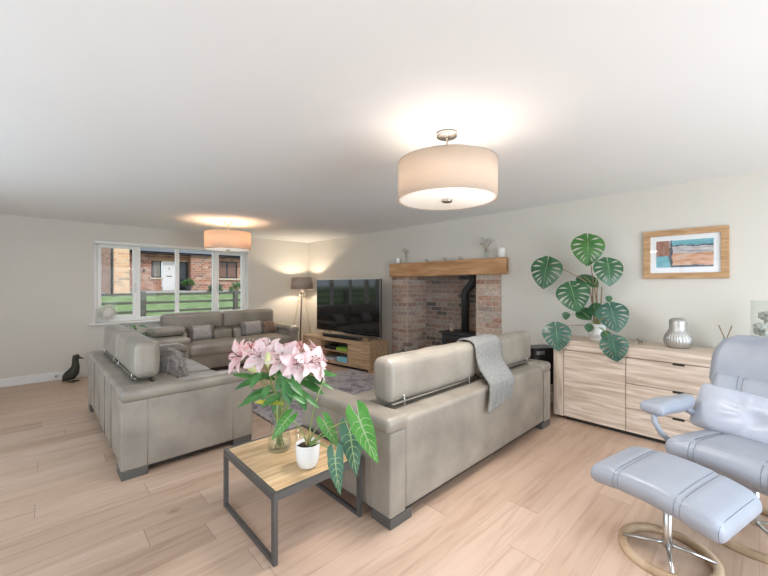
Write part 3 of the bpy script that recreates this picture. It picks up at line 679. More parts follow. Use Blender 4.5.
b = bmesh.new(); box(b, -.006, .002, 0, TW, tz, tz + .02); box(b, -.006, .002, 0, TW, tz + TH - .009, tz + TH); box(b, -.006, .002, 0, .009, tz + .02, tz + TH - .009); box(b, -.006, .002, TW - .009, TW, tz + .02, tz + TH - .009)
link('bezel', b, m_chrome, tvo, smooth=False)
link('screen', B(-.003, .0, .009, TW - .009, tz + .02, tz + TH - .009), m_screen, tvo, smooth=False)
for y in (.17, TW - .3):
    link('foot', T([(-.11, y - .0, .007), (-.02, y, .03), (.015, y, tz + .01), (.05, y, .03), (.12, y, .007)], .0065, 8), m_black, tvo)
sbo = thing('soundbar', 'long black soundbar lying in front of the television', 'soundbar', U(.06, .30, UH + .001), ang)
link('bar', rbox(.09, .90, .055, .012, n=(2, 10, 1)), m_black, sbo).location = (.045, .45, .0285)
link('end_cap', B(.002, .088, -.006, .012, .004, .053, bev=.004), m_iron, sbo, smooth=False)
# ------------------------------------------------------------ tripod floor lamp
fl = thing('floor_lamp', 'tripod floor lamp with brown drum shade glowing in the corner', 'lamp', (4.04, 6.80, 0))
lz = 1.32
link('shade', move(lathe([(.235, 0), (.215, .255), (.212, .255), (.232, 0)], 64, close=True), (0, 0, lz), ry=.0, rx=-.05), shade_mat('mocha_shade', (.40, .33, .29), .06), fl)
for k, a in enumerate((2.55, -2.3, -.15)):
    c, s = math.cos(a), math.sin(a)
    top = (.03 * c, .03 * s, 1.27); botm = (.27 * c, .27 * s, .0)
    if k == 1: link('leg', T([top, botm], [.017, .014], 10), M('dark_leg_wood', (.07, .05, .04), .5), fl)['label'] = 'dark leg'
    else: link('leg', T([top, botm], [.015, .011], 10), M('pale_leg_wood', (.72, .62, .48), .5), fl)
link('hub', lathe([(0, 1.24), (.045, 1.24), (.05, 1.26), (.045, 1.29), (.012, 1.30), (.012, 1.34), (0, 1.34)], 24), m_nickel, fl)
link('bulb', lathe([(0, 1.34), (.012, 1.34), (.022, 1.37), (.020, 1.395), (0, 1.41)], 20), emit('lamp_bulb', (1, .8, .55), 6), fl)
l = bpy.data.lights.new('floor_lamp_bulb', 'POINT'); l.energy = 20; l.shadow_soft_size = .03; l.color = (1, .84, .64)
lo = bpy.data.objects.new('floor_lamp_bulb_light', l); C.objects.link(lo); lo.parent = fl; lo.location = (0, 0, 1.452)
# ------------------------------------------------------------ sideboard
sbd = thing('sideboard', 'long rustic oak sideboard with doors and drawers along the right wall', 'sideboard', (3.97, 1.53, 0))
SD, SH, SW = .465, .843, 2.06     # runs towards -Y
b = bmesh.new()
box(b, 0, SD, -.10, 0, .04, .742, bev=.003); box(b, 0, SD, -SW, -SW + .10, .04, .742, bev=.003); box(b, .02, SD, -SW + .10, -.10, .04, .07); box(b, SD - .02, SD, -SW + .1, -.1, .07, .742)
link('carcass', b, m_oak_v, sbd, smooth=False)
link('top', B(-.004, SD, -SW, 0, .742, SH, bev=.005), m_oak, sbd, smooth=False)
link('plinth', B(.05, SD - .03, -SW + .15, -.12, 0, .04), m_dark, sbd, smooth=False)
for y0, y1 in ((-.655, -.105), (-SW + .105, -1.405)):
    link('door', B(.002, .022, y0, y1, .045, .736, bev=.003), m_oak, sbd, smooth=False)
for z0, z1 in ((.045, .262), (.268, .494), (.50, .736)):
    d = link('drawer', B(.002, .022, -1.40, -.66, z0, z1, bev=.003), m_oak, sbd, smooth=False)
    link('finger_notch_shade', B(-.0015, .004, -1.085, -1.005, z1 - .014, z1 + .003), m_dark, d, smooth=False)  # dark slab on the drawer front, shade of the notch as colour
# speaker box between sofa and sideboard
sp_ = thing('subwoofer', 'black subwoofer cabinet with a silver label in the gap beside the sideboard', 'speaker', (4.18, 1.72, 0), -.55)
link('cabinet', B(-.19, .12, -.1, .14, .30, .712, bev=.01), m_black, sp_, smooth=False)
link('badge', B(-.16, -.06, -.1025, -.0995, .64, .68), m_chrome, sp_, smooth=False)
for x in (-.15, .08):
    for y in (-.07, .1): link('leg', T([(x, y, 0), (x, y, .302)], .012, 8), m_black, sp_)
# ------------------------------------------------------------ objects on the sideboard
SZ = SH + .001
sv = thing('silver_vase', 'hammered silver gourd shaped vase on the sideboard below the picture', 'vase', (4.23, .52, SZ))
prof = [(0, .0), (.07, .0), (.094, .02), (.105, .06), (.101, .10), (.082, .14), (.069, .165), (.066, .19), (.068, .232), (.062, .258), (.040, .272), (.03, .270), (.03, .25), (.05, .24), (.055, .2), (0, .19)]
vb = lathe(prof, 120)
for v in vb.verts:
    r = math.hypot(v.co.x, v.co.y)
    if r > .06 and v.co.z < .15:
        a = math.atan2(v.co.y, v.co.x); k = .0045 * math.sin(a * 30 + math.sin(v.co.z * 90)) * math.sin(PI * min(1, v.co.z / .15)); v.co.x *= 1 + k / r; v.co.y *= 1 + k / r
link('vase_body', vb, m_silver, sv)
df_ = thing('reed_diffuser', 'teal glass reed diffuser with two reeds behind the recliner', 'diffuser', (4.30, .205, SZ))
link('bottle', lathe([(0, .002), (.05, .002), (.052, .01), (.018, .10), (.016, .115), (.012, .115), (.012, .1), (0, .09)], 24), m_teal, df_)
for dy in (.045, -.038): link('reed', T([(0, -dy * .2, .06), (-.01, dy, .225)], .004, 6), m_brown, df_)
# glass hurricane vase with white flowers
gv_ = thing('hurricane_vase', 'clear glass cylinder vase of white flowers at the right end of the sideboard', 'vase', (4.20, -.035, SZ))
link('glass_cylinder', lathe([(0, .004), (.085, .004), (.09, .01), (.09, .44), (.098, .445), (.098, .45), (.084, .45), (.084, .012), (0, .012)], 48), m_vglass, gv_)
rnd = random.Random(7); fbm = bmesh.new(); sbm = bmesh.new(); lbm = bmesh.new()
def petalball(bm, c, r, rnd, n=26):
    r *= 1.15
    for i in range(n):
        d = Vector((rnd.gauss(0, 1), rnd.gauss(0, 1), rnd.gauss(0, 1))).normalized(); s = d.cross(Vector((0, .3, 1))).normalized(); u = s.cross(d)
        cc = c + d * r * .55; w_ = r * .55
        vs = [bm.verts.new(cc + s * w_ * math.cos(a) + u * w_ * math.sin(a) + d * (r * .2 * math.cos(2 * a))) for a in [k * PI / 4 for k in range(8)]]; bm.faces.new(vs)
for c, r in (((-.02, .04, .24), .035), ((-.03, -.03, .30), .042), ((.02, .01, .33), .04), ((-.04, .0, .18), .034), ((.03, .04, .2), .035), ((0, -.045, .22), .037)):
    petalball(fbm, Vector(c), r, rnd); tube(sbm, [(c[0] * .3, c[1] * .3, .014), c], .003, 6)
link('blossoms', fbm, leaf_mat('white_blossom', (.86, .87, .83), (.90, .90, .87), .7), gv_); link('stems', sbm, m_stem, gv_)
tg = thing('glass_tealight', 'tiny clear glass tealight on the sideboard beside the monstera', 'candle holder', (4.2, .875, SZ))
link('cup', lathe([(0, 0), (.014, 0), (.02, .035), (.018, .035), (.012, .006), (0, .006)], 16), m_vglass, tg)
tf = thing('metal_figurine', 'tiny dark metal animal figurine on the sideboard near the silver vase', 'figurine', (4.2, .80, SZ))
b = move(rbox(.014, .034, .014, .006, n=(2, 4, 2)), (0, 0, .026))
for y in (-.011, .011):
    for x in (-.004, .004): tube(b, [(x, y, .022), (x * 1.2, y * 1.2, .0)], .002, 6)
tube(b, [(0, .014, .03), (0, .02, .045)], .003, 6); join(b, move(rbox(.009, .018, .009, .004, n=(1, 2, 1)), (0, .024, .048))); tube(b, [(0, .02, .05), (.004, .012, .06)], .001, 5); tube(b, [(0, .02, .05), (-.004, .012, .06)], .001, 5)
link('body', b, m_iron, tf)
# ------------------------------------------------------------ leaves
def frame(tipdir, nrm):
    t = Vector(tipdir).normalized(); n = Vector(nrm); n = (n - t * n.dot(t)).normalized(); return t, n, t.cross(n).normalized()
def heart(bm, base, tip, nrm, kind='monstera', droop=.12, seed=0, slots=True, veinw=.010):
    base, tip = Vector(base), Vector(tip); t, n, s = frame(tip - base, nrm); Lg = (tip - base).length
    rnd = random.Random(seed); NS = 64; RM = 12
    if kind == 'monstera':
        A0, A1, pw_ = math.radians(176), math.radians(1), .60; ml = .80
        def w(u):
            u = min(1, max(0, u)); return (.30 + .33 * math.sin(u / .26 * PI / 2)) if u < .26 else .63 - .35 * ((u - .26) / .74) ** 1.1
    else:
        A0, A1, pw_ = math.radians(165), math.radians(8), .50; ml = .90
        def w(u): return .20 * max(0, 1 - u) ** .8 + .09 + (.10 * (1 - u / .12) ** 1 if u < .12 else 0)
    def pt(u, r, sg):
        u2 = min(1, max(0, u + (.07 * r * r if kind == 'monstera' and .02 < u < .9 else 0))); th = A0 + (A1 - A0) * u2 ** pw_; m_ = ml * u
        x = m_ + w(u) * r * math.cos(th); y = w(u) * r * math.sin(th) * (1.0 if kind == 'monstera' else .92)
        z = -droop * (x - .3) ** 2 - .22 * y * y + .05 * abs(y) + .012 * math.sin(u * 40) * r * (kind != 'monstera')
        return base + (t * x + s * (y * sg) + n * z) * Lg
    for sg in (-1, 1):
        slotc = [(.13 + .115 * k + rnd.uniform(-.012, .012)) for k in range(6)] if (slots and kind == 'monstera') else []
        us = [];  prev = 0; seq = []
        marks = [0] + slotc + [.93 if False else 1.0]
        cols = []  # each column: function r->point
        def col(u, off=0, rr=None): return [pt(u + off * (math.sin(PI * min(1, max(0, ((i / RM) - rr[0]) / (rr[1] - rr[0])))) if rr and rr[0] < i / RM < rr[1] else 0), i / RM, sg) for i in range(RM + 1)]
        bounds = [0] + slotc + [1]
        for bi in range(len(bounds) - 1):
            a, b_ = bounds[bi], bounds[bi + 1]; k = max(2, int((b_ - a) * NS / 1.2))
            rr = (.30 + .06 * (bi % 2), 1.15 if (bi % 4 == 2 and slots) else .92)
            for i in range(k + 1):
                u = a + (b_ - a) * i / k
                if i == 0 and bi > 0: cols.append(('R', col(u, .019, rrp)))
                elif i == k and bi < len(bounds) - 2: cols.append(('L', col(u, -.019, rr)))
                else: cols.append(('M', col(u)))
            rrp = rr
        prevv = None; ptag = None
        for tg_, cl in cols:
            if tg_ == 'R' and prevv is not None:
                vs = [prevv[i] if (cl[i] - prevv[i].co).length < 1e-6 else bm.verts.new(cl[i]) for i in range(RM + 1)]
                prevv = vs; continue
            vs = [bm.verts.new(p) for p in cl]
            if prevv is not None:
                for i in range(RM):
                    q = (prevv[i], prevv[i + 1], vs[i + 1], vs[i])
                    if len(set(q)) == 4: bm.faces.new(q if sg > 0 else q[::-1])
            prevv = vs
    # midrib and side veins
    def strip(pts, w0):
        for side in (1,):
            L_ = []
            for i, p in enumerate(pts):
                d = (pts[min(i + 1, len(pts) - 1)] - pts[max(i - 1, 0)]).normalized(); sd = d.cross(n).normalized() * w0 * Lg * (1 - .7 * i / (len(pts) - 1)); q = p + n * .0016
                L_.append((bm.verts.new(q - sd), bm.verts.new(q + n * .0008), bm.verts.new(q + sd)))
            for a, c in zip(L_, L_[1:]):
                for k in (0, 1): f = bm.faces.new((a[k], a[k + 1], c[k + 1], c[k])); f.material_index = 1
    strip([pt(i / 20, 0, 1) for i in range(21)], veinw)
    if kind == 'alocasia':
        for u in (.0, .07, .18, .32, .48, .64):
            for sg in (-1, 1): strip([pt(u + .10 * (i / 8) ** 2 * (u > .01), i / 8 * .93, sg) for i in range(9)], veinw * .55)
    return bm
# ---- monstera
MX, MY = 4.20, 1.18
mo = thing('monstera_plant', 'large monstera plant in a white pot trailing over the sideboard', 'plant', (MX, MY, SZ))
link('pot', lathe([(0, 0), (.062, 0), (.068, .01), (.086, .17), (.083, .172), (.078, .168), (.072, .02), (0, .02)], 40), m_pot, mo)
link('soil', lathe([(0, .148), (.074, .148), (0, .149)], 30), m_soil, mo)
def at_px(x, y, X):
    r = (x - 384) / 358; n_ = math.hypot(376, 358); ux = (376 / n_, 358 / n_); uy = (-358 / n_, 376 / n_)
    a = r * ux[0] + ux[1]; b_ = r * uy[0] + uy[1]; k = X / a; return Vector((X, b_ * k, EYE + (285 - y) / 358 * k))
base_m = Vector((MX, MY, SZ)); vc = Vector((0, 0, EYE))
ML = [  # attach point, tip, depth planes, tilt of the normal, material, seed
    ((588, 240), (588, 268), 4.16, 4.12, (-.9, -.5, .35), m_mons_l, 1, (4.18, 1.3)),
    ((547, 263), (542, 291), 4.10, 4.06, (-.95, -.1, .3), m_mons, 2, None),
    ((608, 263), (611, 288), 4.16, 4.12, (-.9, -.6, .2), m_mons, 3, None),
    ((571, 287), (579, 314), 4.04, 3.98, (-.9, -.3, .4), m_mons, 4, None),
    ((556, 328), (559, 353), 3.90, 3.86, (-.8, -.3, .6), m_mons_t, 5, None),
    ((611, 308), (619, 334), 4.02, 3.96, (-.9, -.4, .4), m_mons_t, 6, None),
    ((613, 340), (618, 364), 3.90, 3.88, (-.9, -.3, .45), m_mons_t, 7, None),
    ((581, 311), (592, 320), 4.20, 4.16, (-.8, -.2, .6), m_mons, 8, None),
    ((594, 306), (598, 318), 4.14, 4.10, (-.9, .2, .3), m_mons, 9, None),
    ((583, 277), (600, 287), 4.24, 4.20, (-.5, -.4, .8), m_mons, 10, None),
]
crown = base_m + Vector((0, 0, .16)); node = at_px(594, 287, 4.22)
for i, (a, tp, Xa, Xt, nr, mt, sd, _) in enumerate(ML):
    A = at_px(*a, Xa) - base_m; Tp = at_px(*tp, Xt) - base_m; bm = bmesh.new()
    fac = 1.14 if i < 7 else 1.0
    A2 = A - (Tp - A) * (.0); heart(bm, A2, A2 + (Tp - A) * .86, nr, 'monstera', .18, sd, slots=i < 7)
    lf = link('leaf', bm, [mt, m_vein], mo)
    st0 = (node - base_m) if i in (0, 1, 2, 3, 9) else Vector((0, 0, .14)); mid = (st0 + A) / 2 + Vector((-.04, 0, .05))
    link('petiole', T(bez(st0, mid, A, 8), [.006 - .003 * k / 8 for k in range(9)], 8), m_brown if i in (0, 1, 4) else m_stem, lf)
for i, (c, r) in enumerate((((566, 316), .042), ((589, 328), .045), ((609, 299), .032), ((606, 336), .05))):
    P = at_px(*c, 4.06) - base_m; bm = bmesh.new(); heart(bm, P + Vector((0, 0, r * .6)), P + Vector((-.01, 0, -r * .9)), (-.9, -.3, .3), 'monstera', .1, i + 20, slots=False)
    lf = link('leaf', bm, [m_mons, m_vein], mo); link('petiole', T(bez((0, 0, .14), (P + Vector((0, 0, .16))) / 2 + Vector((0, 0, .06)), P + Vector((0, 0, r * .6)), 8), .0025, 6), m_stem, lf)
b = bmesh.new()
for k in range(5):
    q = node - base_m + Vector((0, (k - 2) * .022, .0)); tube(b, bez((.01, (k - 2) * .01, .12), ((k - 2) * .01, (k - 2) * .02, .22), q + Vector((0, (k % 2) * .05 - .03, (k % 3) * .02)), 8), .007, 8)
tube(b, bez((0, -.02, .2), (-.02, -.10, .28), (0, -.10, .18), 8), .006, 8); tube(b, bez((0, 0, .27), (-.02, -.07, .30), (0, -.09, .22), 8), .006, 8)
link('aerial_roots', b, m_brown, mo)
# ------------------------------------------------------------ side table
TZ = .365
tb = thing('side_table', 'low side table with oak top and dark metal loop legs beside the sofas', 'table', (.84, 1.685, 0))
tw, td = .58, .695
link('tabletop', B(.022, tw - .022, .022, td - .022, TZ - .022, TZ, bev=.002), m_table, tb, smooth=False)
for y0 in (0, td - .022): link('apron', B(.022, tw - .022, y0, y0 + .022, TZ - .04, TZ - .0005), m_iron, tb, smooth=False)
for x0 in (0, tw - .022):
    b = bmesh.new(); box(b, x0, x0 + .022, 0, .03, 0, TZ); box(b, x0, x0 + .022, td - .03, td, 0, TZ); box(b, x0, x0 + .022, .03, td - .03, 0, .022); box(b, x0, x0 + .022, .03, td - .03, TZ - .04, TZ)
    link('leg', b, m_iron, tb, smooth=False)
TP = TZ + .001
# ---- alocasia
al = thing('alocasia_plant', 'potted alocasia with arrow shaped veined leaves on the side table', 'plant', (1.115, 1.815, TP))
link('pot', lathe([(0, 0), (.040, 0), (.055, .012), (.066, .05), (.070, .135), (.068, .138), (.064, .136), (.060, .05), (0, .02)], 44), m_pot, al)
b = lathe([(0, .122), (.03, .123), (.064, .118)], 30)
for v in b.verts: v.co.z += noise.noise(v.co * 60) * .006
link('soil', b, m_soil, al)
rn = random.Random(2); ab = Vector((1.115, 1.815, TP))
def at_d(x, y, d):    # point at picture position and depth along the view axis
    n_ = math.hypot(376, 358); lat = (x - 384) / 358 * d
    return Vector((lat * 376 / n_ + d * 358 / n_, -lat * 358 / n_ + d * 376 / n_, EYE + (285 - y) / 358 * d))
AL = [((288, 418), (270, 441), 2.02, 1.97, m_alo, (-.6, -.6, .5)), ((325, 423), (339, 449), 2.0, 1.96, m_alo, (-.7, -.6, .35)), ((359, 419), (378, 466), 1.86, 1.80, m_alo, (-.7, -.65, .3)),
      ((350, 433), (357, 479), 1.93, 1.88, m_alo_d, (-.6, -.75, .2)), ((335, 457), (339, 497), 1.86, 1.80, m_alo_d, (-.8, -.55, .2))]
for i, (a, tp, da, dt, mt, nr) in enumerate(AL):
    A = at_d(*a, da) - ab; Tp = at_d(*tp, dt) - ab; bm = bmesh.new(); heart(bm, A, Tp, nr, 'alocasia', .25, i, veinw=.022 if i < 3 else .02)
    lf = link('leaf', bm, [mt, m_vein], al)
    s0 = Vector((.006 * math.cos(i * 1.3), .006 * math.sin(i * 1.3), .11)); link('petiole', T(bez(s0, (s0 + A) / 2 + Vector((0, 0, .07 if i != 4 else .09)), A, 10), [.0055 - .003 * k / 10 for k in range(11)], 8), m_stem, lf)
link('flower_stalk', T(bez((0, 0, .11), at_d(311, 410, 2.06) - ab, at_d(324, 379, 2.1) - ab, 10), [.005 - .002 * k / 10 for k in range(11)], 8), m_stem, al)
b = bmesh.new()
for k in range(5): a = k * 1.26; tube(b, [(.004 * math.cos(a), .004 * math.sin(a), .108), (.018 * math.cos(a), .018 * math.sin(a), .16 + .01 * k)], [.007, .003], 8)
link('leaf_sheaths', b, M('brown_sheath', (.45, .33, .15), .7), al)
# ---- tumbler
tu = thing('glass_tumbler', 'clear glass tumbler between the lily vase and the potted alocasia', 'glass', (1.235, 2.10, TP))
link('glass_body', lathe([(0, .001), (.032, .001), (.038, .095), (.0355, .095), (.030, .012), (0, .012)], 32), m_vglass, tu)
# ---- lily vase
VX, VY = 1.10, 2.13
vz = thing('lily_vase', 'clear conical glass vase of water on the side table holding pink lilies', 'vase', (VX, VY, TP))
link('glass_body', lathe([(0, .002), (.068, .002), (.074, .01), (.072, .06), (.045, .18), (.040, .22), (.050, .27), (.047, .27), (.037, .22), (.042, .18), (.068, .06), (.069, .016), (0, .014)], 48), m_vglass, vz)
link('water', lathe([(0, .016), (.066, .016), (.0655, .06), (.058, .09), (0, .09)], 40), m_water, vz)
vb_ = Vector((VX, VY, TP))
bq = thing('lily_bouquet', 'bunch of pink and white lilies with green leaves in the conical glass vase', 'flowers', (VX, VY, TP))
def blade(bm, o, d, nrm, L_, W_, wf, n=10, curl=.3, cup=.2, mat=0, ruffle=0, seed=0):
    t, nn, s = frame(d, nrm); rows = []; rnd = random.Random(seed)
    for i in range(n + 1):
        u = i / n; c = Vector(o) + t * (L_ * (u - .25 * abs(curl) * u * u)) - nn * (curl * L_ * u * u); hw = W_ * wf(u) / 2
        rows.append([bm.verts.new(c + s * hw * v + nn * (cup * hw * v * v + ruffle * hw * math.sin(u * 16 + v * 2 + seed) * abs(v))) for v in (-1, -.55, 0, .55, 1)])
    for a, c in zip(rows, rows[1:]):
        for k in range(4): f = bm.faces.new((a[k], a[k + 1], c[k + 1], c[k])); f.material_index = mat
def pet(u): return max(.02, math.sin(PI * min(1, u * .93 + .05)) ** .7)
def lan(u): return max(.02, math.sin(PI * min(1, u * .95 + .03)) ** .8)
LF = [((238, 356), 2.08, (-.9, -.05, .25), m_petal_p, .112), ((251, 348), 2.16, (-.2, -.2, .95), m_petal_p, .105), ((268, 348), 2.20, (-.35, -.35, .85), m_petal, .105),
      ((283, 359), 2.02, (-.6, -.65, .35), m_petal, .115), ((301, 348), 2.18, (.1, .0, 1), m_petal_p, .11), ((311, 362), 2.06, (.15, -.8, .35), m_petal, .115), ((318, 353), 2.24, (.7, -.2, .5), m_petal, .10), ((293, 350), 2.24, (.1, .6, .7), m_petal_p, .10), ((260, 356), 2.02, (-.7, -.5, .5), m_petal, .10), ((297, 364), 2.0, (-.2, -.9, .2), m_petal, .10), ((322, 366), 2.14, (.6, -.5, .1), m_petal, .10)]
for i, (p, dd, ax_, mt, R_) in enumerate(LF):
    c = at_d(*p, dd) - vb_; ax = Vector(ax_).normalized(); o1 = ax.cross(Vector((.1, .2, 1))).normalized(); o2 = ax.cross(o1); bm = bmesh.new(); c = c - ax * .03
    for k in range(6):
        a = k * PI / 3 + i; rad = o1 * math.cos(a) + o2 * math.sin(a); inner = k % 2; R_ = R_
        blade(bm, c + rad * .006, rad * .80 + ax * .75, ax - rad * .4, R_ * (1.08 if inner else 1.0), .070 if inner else .050, pet, 12, .42, .35, 0, .14, k + i)
    fl_ = link('lily_flower', bm, mt, bq)
    sm = bmesh.new()
    for k in range(6):
        a = k * PI / 3 + .5 + i; rad = o1 * math.cos(a) + o2 * math.sin(a); e = c + ax * .075 + rad * .028; tube(sm, bez(c, c + ax * .045, e, 5), .0012, 5)
        join(sm, move(rbox(.013, .005, .005, .0024, n=(2, 1, 1)), tuple(e), rz=a))
    link('stamens', sm, m_anther, fl_)
    b = T(bez((0.006 * math.cos(i), .006 * math.sin(i), .02), Vector((0, 0, .28)) + c * .12, c, 10), [.0035] * 11, 7); link('stem', b, m_stem, fl_)
for (p, dd, tl) in (((268, 367), 2.0, (268, 352)), ((258, 372), 2.06, (246, 366))):
    A = at_d(*p, dd) - vb_; Tp = at_d(*tl, dd) - vb_; L_ = (Tp - A)
    bmb = T([A + L_ * k / 8 for k in range(9)], [max(.002, .019 * math.sin(PI * (k / 8 * .92 + .05)) ** .8) for k in range(9)], 10)
    bu = link('lily_bud', bmb, m_bud, bq); link('stem', T(bez((0, 0, .05), Vector((0, 0, .25)), A, 8), .003, 6), m_stem, bu)
rnd = random.Random(11)
LL = [((275, 392), (238, 402), 2.0), ((272, 388), (244, 397), 2.1), ((280, 385), (304, 399), 1.96), ((290, 385), (318, 403), 2.05), ((286, 376), (302, 392), 1.98), ((270, 376), (236, 384), 2.1),
      ((290, 372), (330, 382), 2.15), ((276, 380), (256, 372), 2.15), ((300, 372), (333, 371), 2.2), ((262, 380), (236, 372), 2.14), ((282, 395), (262, 404), 1.96), ((284, 380), (290, 402), 1.95), ((270, 385), (262, 398), 1.98), ((296, 390), (306, 408), 2.1), ((288, 370), (276, 388), 2.0), ((275, 370), (300, 380), 2.04), ((266, 374), (284, 372), 2.1), ((298, 380), (322, 390), 2.16), ((262, 372), (250, 386), 2.0), ((280, 392), (272, 410), 2.08)]
for i, (a, tp, dd) in enumerate(LL):
    A = at_d(*a, dd) - vb_; Tp = at_d(*tp, dd - .05) - vb_; bm = bmesh.new(); d = Tp - A
    blade(bm, A, d, (-.3, -.4, .85), d.length * 1.12, .042 + .008 * (i % 3), lan, 12, .18, .25, 0, .05, i)
    link('leaf', bm, m_lleaf, bq)
A = at_d(284, 404, 1.96) - vb_; Tp = at_d(254, 400, 1.93) - vb_; bm = bmesh.new(); blade(bm, A, Tp - A, (-.3, -.3, .9), (Tp - A).length, .045, lan, 12, .1, .2); link('leaf', bm, m_yleaf, bq)['label'] = 'yellowing leaf'
for k in range(4):
    link('stem', T(bez((.03 * math.cos(k * 1.6), .03 * math.sin(k * 1.6), .018), (0, 0, .16), (-.03 * math.cos(k * 1.6), -.03 * math.sin(k * 1.6), .34), 8), .0035, 7), m_stem, bq)
link('stem', T(bez(at_d(278, 434, 2.03) - vb_, at_d(277, 405, 2.0) - vb_, at_d(276, 370, 2.02) - vb_, 8), .0042, 7), m_stem, bq)['label'] = 'pale green upright stem'
# ------------------------------------------------------------ recliner and footstool
CA = math.atan2(.31, .95)     # local +x = towards the chair back (world (.95,-.31)), local +y = (.31,.95)
def seat_pad(w, d, h, r, seams, flare=0, puff=.02, ny=28):
    bm = rbox(d, w, h, r, puff=(0, 0, puff), n=(14, ny, 4))
    for v in bm.verts:
        for sy in seams:
            dd = abs(v.co.y - sy)
            if dd < .016: 
                k = .010 * (1 - dd / .016); v.co.z -= k * (1 if v.co.z > 0 else -1) * (abs(v.co.z) / (h / 2)); v.co.x *= 1 - k * .6
    return bm
def ring_base(t, R, hubz, z=0.0, tube_r=.016, spokes=4, a0=.3):
    pts = [(R * math.cos(a), R * math.sin(a)) for a in [i * PI / 40 for i in range(80)]]
    pr = lathe([(R - .026, z), (R + .012, z), (R + .014, z + .008), (R + .012, z + .03), (R - .02, z + .034), (R - .028, z + .026)], 96, close=True)
    link('base_ring', pr, m_ring, t)
    link('column', lathe([(0, .045), (.022, .045), (.024, .05), (.020, .10), (.020, hubz), (0, hubz)], 28), m_chrome, t)
    for k in range(spokes):
        a = a0 + k * 2 * PI / spokes; c, s = math.cos(a), math.sin(a)
        link('spoke', T([(0, 0, .065), (R * .4 * c, R * .4 * s, .055), ((R - .01) * c, (R - .01) * s, .038)], [.012, .009, .007], 10), m_chrome, t)
fs = thing('footstool', 'pale blue leather footstool on an oak ring base in front of the recliner', 'footstool', (2.375, .335, 0), -CA)
ring_base(fs, .205, .32, a0=.55)
b = seat_pad(.61, .43, .105, .048, (-.14, .14), puff=.014)
for v in b.verts:
    v.co.z += -.035 * (abs(v.co.y) / .28) ** 2 + .02; v.co.z += .06 * v.co.x * 1.0 * (0) 
    if abs(v.co.y) > .2 : v.co.x *= 1 - .35 * (abs(v.co.y) - .2)
m_seam = M('seam_shadow_leather', (.20, .22, .26), .5)  # darker leather colour stands in for shade in the seam grooves
sms = [seam(b, 1, sy, .0022) for sy in (-.152, -.128, .128, .152)] + [seam(b, 1, sy, .002) for sy in (-.287, .287)]
for q in sms: move(q, (0, 0, .375), ry=-.10)
move(b, (0, 0, .375), ry=-.10); pad = link('cushion', b, m_chair, fs)
for q in sms: link('piping', q, m_seam, pad)

link('mount_plate', B(-.09, .09, -.07, .07, .305, .318), m_chrome, fs, smooth=False)
rc = thing('recliner_chair', 'pale blue leather reclining armchair on an oak ring base by the sideboard', 'armchair', (2.96, .02, 0), -CA)
ring_base(rc, .285, .37, a0=.9)
xf = -.345     # local x of the seat front
b = seat_pad(.60, .56, .13, .06, (-.15, .15), puff=.02)
for v in b.verts: v.co.z += -.02 * (abs(v.co.y) / .3) ** 2
sms = [seam(b, 1, sy, .0024) for sy in (-.164, -.138, .138, .164)]
for q in sms: move(q, (xf + .27, .0, .44), ry=.08)
move(b, (xf + .27, .0, .44), ry=.08); pad = link('seat', b, m_chair, rc)
for q in sms: link('piping', q, m_seam, pad)
link('seat_shell', move(rbox(.44, .44, .06, .03, n=(8, 8, 1)), (xf + .29, 0, .37)), m_chair, rc)
def backprof(zb): return xf + .50 + .30 * (zb - .42) ** 1.0 + .0
bk = bmesh.new()
lower = rbox(.12, .62, .42, .055, puff=(.02, 0, 0), n=(3, 24, 12))
for v in lower.verts:
    for sy in (-.145, .145):
        dd = abs(v.co.y - sy)
        if dd < .016 and v.co.x < 0: v.co.x += .012 * (1 - dd / .016)
    v.co.x += -.03 * (abs(v.co.y) / .28) ** 2
for v in lower.verts: v.co.y *= 1 - .08 * max(0, v.co.z / .21)
sms = [seam(lower, 1, sy, .0024, PI * .5, PI * 1.5) for sy in (-.157, -.133, .133, .157)]
for q in sms: move(q, (xf + .60, 0, .64), ry=.30)
move(lower, (xf + .60, 0, .64), ry=.30); bcush = link('backrest', lower, m_chair, rc)
for q in sms: link('piping', q, m_seam, bcush)
upper = rbox(.125, .645, .36, .06, puff=(.03, 0, .02), n=(3, 20, 12))
for v in upper.verts:
    if v.co.z > 0: v.co.y *= 1 - .22 * (v.co.z / .18) ** 2
    v.co.x += -.03 * (abs(v.co.y) / .28) ** 2
move(upper, (xf + .70, 0, .895), ry=.26); link('headrest', upper, m_chair, rc)
for sy in (1, -1):
    ar = rbox(.39, .12, .07, .03, puff=(0, 0, .012), n=(12, 4, 2))
    for v in ar.verts:
        v.co.z += .04 * ((v.co.x) / .17) ** 2 * (-.3 if v.co.x < 0 else .5); v.co.y *= 1 + .25 * (-v.co.x / .17)
    move(ar, (xf + .235, sy * .37, .637), ry=.05, rz=-sy * .10); a_ = link('armrest', ar, m_chair, rc)
    link('arm_support', T([(xf + .07, sy * .375, .61), (xf + .055, sy * .37, .56), (xf + .075, sy * .34, .49), (xf + .16, sy * .29, .40)], [.018, .017, .017, .017], 12), m_chair, a_)
    link('arm_hinge', T([(xf + .36, sy * .35, .605), (xf + .46, sy * .34, .56), (xf + .52, sy * .31, .52)], [.02, .024, .02], 10), m_chair, a_)
